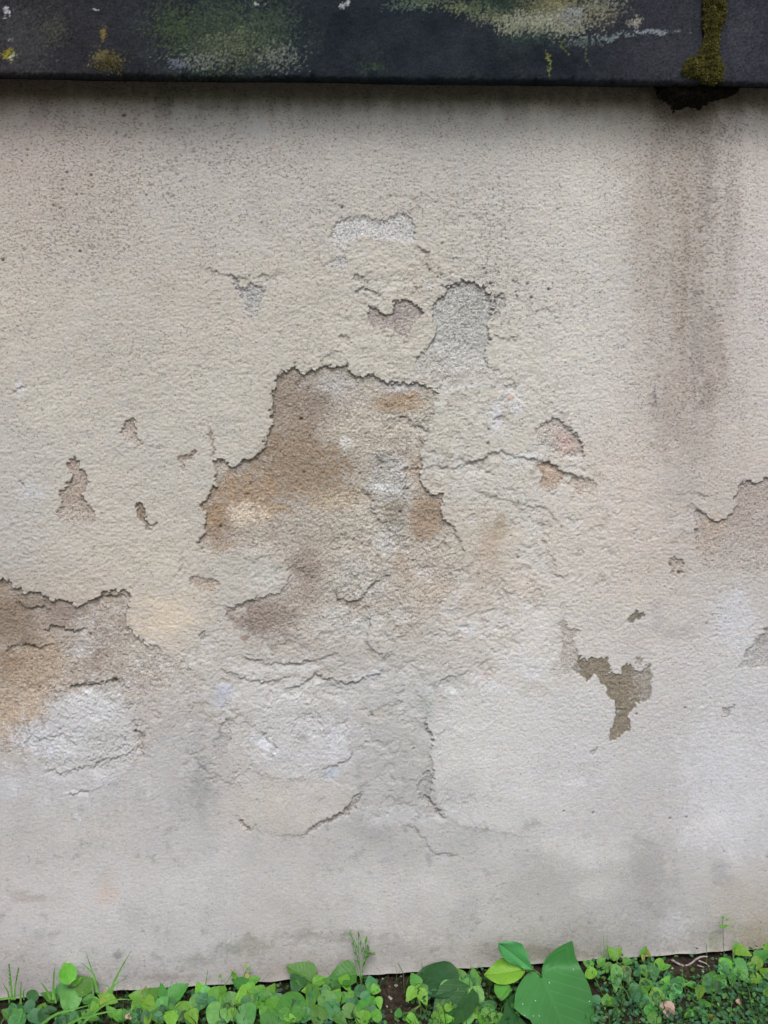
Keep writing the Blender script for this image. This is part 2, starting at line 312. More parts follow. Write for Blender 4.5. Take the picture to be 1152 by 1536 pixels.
PATCHES = [
 # name label pts depth(mm) colA colB fade(p0,p1) edge colour mix
 dict(label='large brown bare area in the middle of the wall', pts=BIG, depth=4.6, soft=[(648,640,26,55,.75),(366,838,80,16,.9),(432,866,14,20,.4),(470,960,200,40,.6),(690,860,40,60,.9)], A=(168,154,136), B=(184,176,162), fade=((500,730),(545,960)), texture=1.0, mix=0.9),
 dict(label='brown bare area at the left edge of the wall', pts=LEFT, depth=4.2, A=(150,128,104), B=(178,170,160), soft=[(240,990,60,30,.5)], fade=((100,930),(170,1080)), texture=1.2, mix=0.75),
 dict(label='white bare patch shaped like a bow high on the wall', pts=[(516,324),(530,328),(548,325),(566,331),(580,328),(596,321),(610,320),(618,330),(622,340),(621,367),(606,364),(590,360),(570,357),(552,354),(536,353),(527,362),(519,377),(508,371),(499,365),(496,352),(501,339)], depth=1.9, A=(196,193,192), B=(186,184,180), fade=((560,340),(560,380)), texture=0.35, mix=1.0),
 dict(label='small white bare patch under the bow shaped one', pts=[(486,398),(494,392),(504,386),(513,388),(518,378),(521,395),(515,403),(500,402)], depth=1.2, A=(192,190,188), B=(182,180,174), fade=((505,385),(500,405)), texture=0.4, mix=0.9),
 dict(label='grey bare patch left of the middle', pts=[(350,414),(358,419),(357,430),(368,435),(376,427),(382,425),(390,427),(395,431),(395,446),(392,458),(389,469),(376,480),(370,468),(361,446),(357,434),(349,428)], depth=2.2, A=(166,165,163), B=(176,172,166), fade=((375,435),(378,480)), texture=0.6, mix=0.95),
 dict(pts=[(532,412),(540,410),(546,413),(553,425),(547,429),(540,427),(531,420)], depth=2.0, A=(176,174,172), B=(168,164,158), fade=((540,415),(545,435)), texture=0.4, mix=0.9),
 dict(pts=[(531,438),(536,433),(543,431),(552,433),(561,434),(569,443),(563,447),(556,446),(552,438),(543,437),(536,443)], depth=2.2, A=(176,173,170), B=(168,164,158), fade=((550,433),(552,455)), texture=0.4, mix=0.9),
 dict(label='mauve brown bare patch between two flakes', pts=[(553,454),(562,464),(578,470),(589,469),(591,453),(604,449),(620,452),(633,459),(632,474),(620,486),(614,500),(605,507),(596,500),(590,496),(578,492),(566,500),(556,490),(552,470)], depth=3.4, A=(160,149,143), B=(174,162,150), fade=((590,468),(592,512)), texture=0.8, mix=1.0),
 dict(label='large grey cement coloured bare patch', pts=[(671,431),(688,425),(691,419),(706,424),(724,428),(738,443),(736,470),(732,494),(739,510),(730,519),(727,534),(736,549),(751,558),(742,567),(697,571),(651,573),(618,561),(624,543),(636,525),(653,507),(651,482),(648,455),(666,443)], depth=3.6, A=(170,169,162), B=(183,181,173), fade=((700,480),(690,580)), texture=0.7, mix=1.0),
 dict(pts=[(743,445),(752,441),(762,454),(757,466),(748,476),(742,484),(740,460)], depth=2.6, A=(168,168,162), B=(178,174,164), fade=((750,450),(748,492)), texture=0.7, mix=0.8),
 dict(label='triangular brown bare patch', pts=[(100,692),(108,689),(118,690),(121,702),(128,712),(133,722),(126,735),(124,748),(136,757),(143,769),(144,785),(136,788),(124,780),(112,786),(102,785),(96,778),(84,772),(92,760),(90,748),(92,735),(100,728),(106,715),(102,702)], depth=3.2, A=(166,146,126), B=(174,158,142), fade=((115,720),(118,800)), texture=0.8, mix=1.0),
 dict(pts=[(186,634),(196,627),(203,633),(204,648),(213,664),(211,674),(204,675),(194,665),(188,658),(180,652)], depth=2.8, A=(170,152,138), B=(176,164,150), fade=((196,640),(204,680)), texture=0.7, mix=1.0),
 dict(pts=[(205,763),(209,752),(216,756),(218,768),(219,781),(230,793),(233,782),(235,790),(231,795),(222,795),(214,785),(207,776)], depth=3.2, A=(146,126,104), B=(160,142,122), fade=((212,765),(225,812)), texture=0.7, mix=1.0),
 dict(pts=[(266,688),(270,682),(280,684),(288,678),(296,676),(293,684),(281,690),(276,696),(277,707),(270,706),(272,697)], depth=2.2, A=(168,146,130), B=(176,158,144), fade=((280,685),(275,720)), texture=0.6, mix=0.95),
 dict(pts=[(316,640),(313,655),(318,668),(316,684),(322,690),(320,676),(321,664),(318,652)], depth=1.6, A=(150,128,108), B=(160,142,124), fade=((318,660),(318,700)), texture=0.5, mix=0.8),
 dict(label='rounded bare patch with a pink tinge', pts=[(812,634),(826,630),(838,629),(848,634),(856,642),(866,650),(874,668),(878,690),(868,688),(852,684),(836,680),(818,672),(806,660),(800,645)], depth=2.6, A=(186,176,166), B=(180,160,148), fade=((858,640),(800,680)), texture=0.8, mix=0.8),
 dict(label='orange brown bare patch under a ledge', pts=[(806,697),(820,692),(832,697),(842,706),(848,716),(840,724),(832,734),(822,738),(808,732),(812,716)], depth=1.8, A=(170,140,112), B=(184,162,140), fade=((830,700),(815,745)), texture=0.7, mix=0.95),
 dict(pts=[(856,716),(872,719),(888,722),(896,730),(890,742),(878,748),(862,740),(856,730)], depth=1.8, A=(184,164,142), B=(184,170,154), fade=((880,720),(872,755)), texture=0.6, mix=0.7),
 dict(label='brown bare patch by the right edge of the wall', pts=[(1104,740),(1112,728),(1122,720),(1134,724),(1146,722),(1152,712),(1175,700),(1230,720),(1230,900),(1190,890),(1152,860),(1120,862),(1080,858),(1052,850),(1046,830),(1040,812),(1044,790),(1040,770),(1046,764),(1052,768),(1062,770),(1066,780),(1076,784),(1088,778),(1098,770),(1106,760),(1098,750)], depth=3.2, A=(166,152,138), B=(176,164,154), fade=((1110,760),(1090,860)), texture=0.8, mix=0.85),
 dict(pts=[(1005,838),(1014,836),(1023,842),(1025,856),(1022,868),(1014,870),(1008,858),(1004,848)], depth=2.4, A=(178,162,146), B=(184,170,156), fade=((1015,840),(1014,880)), texture=0.7, mix=0.8),
 dict(label='olive brown bare patch shaped like a funnel', pts=[(868,987),(880,988),(890,984),(902,987),(912,990),(914,998),(918,1006),(914,1010),(922,1012),(930,1012),(932,1002),(944,994),(950,1000),(952,1006),(962,1008),(968,998),(974,994),(974,1004),(980,1012),(978,1026),(976,1048),(962,1052),(954,1056),(948,1066),(944,1074),(944,1088),(946,1098),(938,1096),(932,1104),(922,1108),(914,1112),(912,1106),(916,1094),(924,1080),(924,1062),(920,1052),(910,1040),(904,1030),(898,1022),(894,1014),(884,1020),(872,1014),(860,1004)], depth=1.7, A=(142,126,104), B=(128,120,96), fade=((940,1040),(935,1200)), texture=0.6, mix=1.0),
 dict(pts=[(953,990),(958,983),(966,990),(962,995),(955,994)], depth=1.0, A=(140,124,104), B=(150,134,112), fade=((958,985),(958,1020)), texture=0.4, mix=0.9),
 dict(label='faint brown bare patch left of the funnel shaped one', pts=[(838,934),(846,930),(852,942),(862,941),(872,946),(866,952),(862,962),(864,974),(868,988),(860,1006),(840,1016),(815,1014),(826,1004),(838,990),(844,970),(842,950)], depth=1.1, A=(166,156,142), B=(172,162,150), fade=((855,960),(820,1010)), texture=0.4, mix=0.85),
 dict(pts=[(940,930),(950,920),(962,918),(965,925),(956,930),(944,934)], depth=1.6, A=(110,108,88), B=(130,124,104), fade=((952,922),(950,950)), texture=0.5, mix=0.95),
 dict(pts=[(884,1128),(892,1124),(898,1121),(897,1130),(888,1134)], depth=1.1, A=(150,136,118), B=(150,136,118), fade=((890,1122),(890,1150)), texture=0.4, mix=0.9),
 dict(pts=[(1084,1062),(1096,1058),(1104,1060),(1100,1070),(1090,1078),(1082,1078),(1088,1070)], depth=1.1, A=(146,140,126), B=(156,150,136), fade=((1092,1062),(1090,1100)), texture=0.4, mix=0.9),
 dict(pts=[(1106,1000),(1118,990),(1122,974),(1134,960),(1146,950),(1160,930),(1200,930),(1200,990),(1150,1000),(1130,1004),(1112,1002)], depth=1.6, A=(158,152,144), B=(172,168,162), fade=((1140,960),(1130,1020)), texture=0.5, mix=0.85),
 dict(label='small brown bare strip under a curled flake', pts=[(545,1188),(540,1200),(534,1212),(520,1222),(508,1228),(492,1236),(476,1244),(462,1254),(455,1250),(466,1240),(484,1231),(500,1224),(514,1216),(524,1206),(530,1194)], depth=2.2, A=(156,146,134), B=(164,154,144), fade=((530,1200),(480,1300)), texture=0.5, mix=0.95),
 dict(pts=[(360,1228),(366,1232),(372,1240),(382,1246),(378,1248),(368,1244),(360,1236)], depth=2.0, A=(150,140,130), B=(160,150,140), fade=((368,1232),(372,1260)), texture=0.5, mix=0.9),
 dict(pts=[(284,868),(292,864),(304,865),(322,867),(330,874),(322,886),(310,892),(296,888),(286,880)], depth=1.8, A=(186,158,132), B=(178,164,148), fade=((305,866),(305,900)), texture=0.8, mix=0.85),
 dict(pts=[(300,951),(308,948),(312,953),(306,960),(300,964),(298,958)], depth=1.8, A=(150,146,140), B=(160,156,150), fade=((306,950),(304,970)), texture=0.5, mix=0.8),
 dict(pts=[(566,676),(580,672),(592,680),(600,690),(610,700),(608,716),(606,735),(610,752),(600,770),(606,790),(596,806),(586,800),(580,786),(566,776),(556,764),(560,750),(546,738),(548,722),(560,708),(572,694)], depth=-2.2, A=(170,168,160), B=(182,180,174), fade=((585,730),(590,850)), texture=1.3, mix=0.75, label='pale grey lump of old plaster in the bare area'),
 dict(pts=[(226,745),(232,748),(230,757),(224,752)], depth=0.8, A=(170,160,148), B=(170,160,148), fade=((228,746),(228,765)), texture=0.4, mix=0.5),
 dict(pts=[(635,1162),(642,1155),(650,1165),(648,1190),(646,1205),(640,1210),(628,1200),(626,1180)], depth=1.8, A=(152,150,144), B=(160,156,150), fade=((644,1170),(630,1215)), texture=0.7, mix=0.6),
 dict(name='skim_patch', label='smooth pale skim of plaster left of the funnel shaped bare patch', pts=[(650,1062),(664,1044),(690,1034),(740,1030),(800,1035),(860,1030),(894,1030),(908,1050),(915,1080),(905,1110),(902,1200),(860,1262),(760,1250),(690,1240),(664,1218),(650,1190),(650,1160),(647,1130),(640,1090)], depth=-0.5, A=(195,192,187), B=(190,188,188), fade=((690,1100),(900,1190)), texture=0.1, mix=0.7),
 dict(name='skim_patch', label='bluish white rough patch near the left edge of the wall', pts=[(75,1060),(100,1042),(130,1036),(170,1034),(186,1046),(192,1070),(200,1095),(214,1110),(212,1130),(198,1150),(180,1165),(140,1185),(90,1180),(50,1165),(30,1140),(50,1110),(70,1085)], depth=-0.6, A=(189,189,192), B=(176,174,170), fade=((150,1050),(60,1260)), texture=0.8, mix=0.5),
 dict(name='skim_patch', label='whitish rough patch low in the middle of the wall', pts=[(385,1060),(420,1045),(450,1040),(480,1050),(505,1085),(522,1115),(524,1135),(505,1150),(480,1165),(430,1170),(390,1160),(372,1130),(375,1090)], depth=-0.8, A=(190,190,192), B=(178,175,170), fade=((470,1050),(400,1300)), texture=1.0, mix=0.45),
 dict(name='skim_patch', label='sandy coloured flake above the small brown strip', pts=[(340,1160),(400,1150),(470,1165),(530,1180),(545,1190),(528,1208),(500,1226),(470,1240),(455,1254),(430,1252),(400,1250),(370,1235),(345,1215)], depth=-1.3, A=(189,180,168), B=(181,173,163), soft=[(400,1252,36,14,.8),(345,1190,30,40,.8)], fade=((470,1260),(420,1130)), texture=0.4, mix=0.6),
 dict(pts=[(330,1086),(340,1080),(348,1092),(346,1112),(338,1130),(326,1134),(322,1118),(328,1102)], depth=1.2, A=(158,155,152), B=(166,162,158), fade=((340,1090),(330,1140)), texture=0.5, mix=0.8),
]
PATCH_ID = np.full(X.shape, -1, dtype=np.int16)
HOLLOW = np.zeros_like(H)
EDGE = np.zeros_like(H)                               # grime and painted shade under broken edges
tex_rock = 0.9 * fbm(PX, PY, 30, 4, 61, 0.6, 1.25, 0.85) + 0.35 * noise(PX / 4.6, PY / 4.2, 66) + 0.35 * noise(PX / 2.9, PY / 2.9, 67)
tex_mix = fbm(PX, PY, 36, 5, 71, 0.68)
tex_mix2 = fbm(PX, PY, 14, 4, 76, 0.7)
tex_fine = noise(PX / 3.6, PY / 3.3, 78) * 0.7 + noise(PX / 6.2, PY / 5.4, 79) * 0.7
def window(pts, pad):
    xs = [p[0] for p in pts]; ys = [p[1] for p in pts]
    m = (PX > min(xs) - pad) & (PX < max(xs) + pad) & (PY > min(ys) - pad) & (PY < max(ys) + pad)
    r = np.where(m.any(axis=1))[0]; c = np.where(m.any(axis=0))[0]
    return slice(r[0], r[-1] + 1), slice(c[0], c[-1] + 1)
for k, p in enumerate(PATCHES):
    w = window(p['pts'], 26)
    sd = poly_sd(WX[w], WY[w], p['pts'])
    m = sstep(-0.7, 0.9, sd)
    (ax_, ay_), (bx_, by_) = p['fade']
    dx, dy = bx_ - ax_, by_ - ay_; q = dx * dx + dy * dy
    t = ((PX[w] - ax_) * dx + (PY[w] - ay_) * dy) / q + 0.22 * tex_mix[w]
    keep = 1 - sstep(0.25, 1.05, t)
    for (sx_, sy_, rx_, ry_, ss_) in p.get('soft', ()):
        keep = keep * (1 - ss_ * np.exp(-(((PX[w] - sx_) / rx_) ** 2 + ((PY[w] - sy_) / ry_) ** 2)))
    dep = 0.8 * p['depth'] / 1000.0
    sg = 1 if dep > 0 else -1
    lip = np.exp(-np.clip(-sd, 0, 60) / 5.0) * (sd < 0.3) * keep
    H[w] += 0.00035 * lip * min(1, abs(dep) / 0.003) * sg
    tx_ = p['texture']
    H[w] = H[w] - dep * m * keep + m * 0.00075 * tx_ * tex_rock[w]
    mixc = np.clip(0.5 + 0.9 * tex_mix[w] + 0.7 * tex_mix2[w] + 0.3 * tex_fine[w], 0, 1)[..., None]
    col = alb(p['A']) * (1 - mixc) + alb(p['B']) * mixc
    skim = 'name' in p
    if k < 2: HOLLOW[w] = np.maximum(HOLLOW[w], m)
    a = (m * p['mix'] * (keep if skim else 0.25 + 0.75 * keep))[..., None]
    C[w] = C[w] * (1 - a) + col * a
    if not skim: GRIT[w] += 0.25 * m
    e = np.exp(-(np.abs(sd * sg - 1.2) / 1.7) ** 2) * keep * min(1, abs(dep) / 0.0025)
    up = sstep(-0.4, 0.6, np.gradient(sd, axis=0) * -sg)          # broken edges that face down get the most painted shade and grime
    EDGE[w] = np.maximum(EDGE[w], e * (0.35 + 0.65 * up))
    PATCH_ID[w] = np.where((sd > 0) & ((keep > 0.06) | ('name' in p)), k, PATCH_ID[w])

# --- ledges: lines where one film of plaster stops above another (the side below the line is lower)
LEDGES = [
 ([(696,690),(708,694),(724,690),(738,680),(752,676),(766,682),(790,688),(812,692),(834,697),(846,708),(862,714),(880,718),(896,722)], 2.2, 22),
 ([(600,703),(640,701),(680,700),(706,697),(722,688)], 1.4, 16),
 ([(712,726),(720,738),(740,746),(762,750),(790,758),(812,760),(824,762),(828,776),(836,782),(846,782)], 1.3, 16),
 ([(846,640),(852,645),(862,650),(872,664),(877,686)], 1.4, 12),
 ([(812,770),(818,800),(820,820),(828,836),(836,850),(830,862),(842,862),(856,868)], 1.2, 14),
 ([(503,880),(506,894),(519,905),(536,903),(547,892),(555,878),(568,869),(590,860)], 2.2, 22),
 ([(551,905),(555,933),(551,961),(560,980),(574,985),(592,978)], 1.8, 20),
 ([(420,1030),(440,1031),(458,1022),(472,1012),(500,1018),(516,1026),(540,1022),(560,1012),(590,1003)], 2.2, 18),
 ([(330,1000),(350,1012),(372,1020),(400,1024),(430,1018)], 1.6, 16),
 ([(360,985),(380,990),(410,994),(440,996),(470,990),(500,984),(508,976)], 1.7, 14),
 ([(640,1075),(642,1090),(648,1106),(650,1112)], 1.6, 14),
 ([(640,1030),(660,1022),(684,1014),(706,1002)], 1.3, 16),
 ([(636,1195),(644,1198),(652,1208),(664,1224),(672,1230)], 2.0, 18),
 ([(100,1030),(130,1028),(150,1024),(168,1018),(180,1016)], 2.4, 16),
 ([(560,940),(556,900),(562,884)], 1.0, 12),
 ([(300,402),(318,404),(332,412),(346,414),(362,416),(380,424)], 1.3, 12),
 ([(384,418),(398,412),(410,416),(420,404)], 1.1, 12),
 ([(624,366),(634,374),(642,378),(640,392),(644,402),(650,412)], 1.9, 14),
 ([(508,506),(518,505),(527,510)], 1.4, 12),
 ([(478,556),(482,540),(500,530),(520,526)], 1.0, 18),
 ([(756,578),(770,576),(778,584)], 1.1, 14),
 ([(740,628),(750,624),(760,620)], 1.2, 14),
 ([(600,622),(612,628),(628,640),(646,646)], 1.8, 14),
 ([(1022,870),(1030,856),(1040,850)], 1.0, 10),
 ([(1036,756),(1046,762),(1058,768)], 1.2, 12),
 ([(1010,742),(1030,738),(1050,740),(1066,742)], 1.1, 14),
 ([(800,470),(815,462),(830,466)], 1.0, 14),
 ([(742,498),(752,507),(764,508),(780,506)], 1.3, 14),
 ([(775,420),(780,432),(776,446),(778,456)], 1.2, 10),
 ([(260,870),(272,850),(268,838)], 1.0, 12),
 ([(196,1080),(208,1092),(216,1110),(214,1140)], 1.4, 14),
 ([(60,1150),(90,1158),(120,1152),(150,1140),(196,1128),(212,1112)], 1.2, 18),
 ([(104,1192),(118,1188),(134,1184)], 1.2, 10),
 ([(336,926),(346,914),(366,905),(388,900)], 1.6, 14),
 ([(480,1150),(505,1148),(522,1140),(528,1120),(520,1100)], 1.0, 14),
 ([(392,1096),(404,1110),(416,1122),(400,1140)], 1.2, 10),
 ([(600,1232),(620,1240),(650,1278),(690,1282)], 1.0, 16),
 ([(20,905),(40,912),(60,910),(80,918)], 2.0, 14),
 ([(60,945),(90,940),(112,948),(130,940)], 2.0, 14),
 ([(0,975),(30,968),(56,970),(80,964)], 1.8, 16),
 ([(130,905),(146,896),(168,892),(190,896)], 2.2, 12),
 ([(30,720),(38,730),(30,742)], 1.3, 10), ([(18,590),(28,580),(40,578)], 1.2, 10),
 ([(676,1036),(655,1046),(643,1062),(640,1080),(646,1098),(650,1112),(645,1135),(650,1160),(648,1180),(646,1196),(656,1210),(668,1226)], 1.4, 34),
 ([(560,300),(590,292),(620,296),(640,288)], 0.6, 12), ([(670,330),(700,322),(726,326)], 0.6, 12),
]
# old paint films that have come off here and there in the worn middle and lower wall
def blob(x, y, rx, ry): return np.exp(-(((PX - x) / rx) ** 2 + ((PY - y) / ry) ** 2))
ZONE = np.clip(1.1 * blob(780, 800, 150, 170) + 1.0 * blob(540, 860, 190, 120) + 1.0 * blob(700, 640, 130, 90) + 0.75 * blob(610, 440, 190, 110) + 0.9 * blob(480, 1050, 260, 110)
               + 0.8 * blob(110, 1060, 160, 130) + 0.6 * blob(620, 1220, 120, 80) + 0.6 * blob(1010, 800, 90, 60) + 0.5 * blob(330, 1130, 60, 120) + 0.35 * blob(120, 640, 150, 200) + 0.5 * blob(420, 1410, 150, 30), 0, 1)
for lam, thr, dmm, seed_, colr, cs in ((56, 0.16, 0.9, 701, (196, 194, 190), .34), (44, -0.24, 0.8, 711, (176, 160, 142), .34), (27, 0.34, 0.6, 721, (160, 152, 142), .30)):
    f_ = fbm(PX, PY, lam, 5, seed_, 0.62, 1.05, 1.0)
    gy_, gx_2 = np.gradient(f_); gr_ = np.sqrt(gy_ ** 2 + gx_2 ** 2) / (STEP * 960) + 1e-4
    dist = (f_ - thr) / gr_ * (1 if thr > 0 else -1)
    zz = sstep(0.25, 0.8, ZONE + 0.25 * tex_mix)
    off = sstep(-0.8, 0.8, dist) * zz
    H -= (dmm / 1000.0 * off * (1 - 0.5 * sstep(0, 30, dist))).astype(np.float32)
    C = C * (1 - (cs * off)[..., None]) + alb(colr).astype(np.float32) * (cs * off)[..., None]
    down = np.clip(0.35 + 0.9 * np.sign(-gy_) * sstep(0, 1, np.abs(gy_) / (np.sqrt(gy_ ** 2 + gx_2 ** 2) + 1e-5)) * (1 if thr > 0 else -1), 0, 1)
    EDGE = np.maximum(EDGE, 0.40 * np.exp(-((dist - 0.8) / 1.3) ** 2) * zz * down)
for pts, dep, wid in LEDGES:
    dep *= 1.35
    w = window(pts, wid * 3)
    d, side, al = seg_dist(WX[w], WY[w], pts, closed=False)
    endt = sstep(0, 0.10, al) * (1 - sstep(0.90, 1, al))
    brk = 0.55 + 0.45 * sstep(-0.3, 0.25, noise(PX[w] / 17, PY[w] / 17, 83))
    below = sstep(-0.8, 0.8, d * side)
    s = endt * brk * dep / 1000.0
    H[w] += s * (-below * np.exp(-d / wid) + 0.35 * (1 - below) * np.exp(-d / 5.0))
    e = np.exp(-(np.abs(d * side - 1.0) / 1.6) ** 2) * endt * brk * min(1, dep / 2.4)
    EDGE[w] = np.maximum(EDGE[w], 0.7 * e)

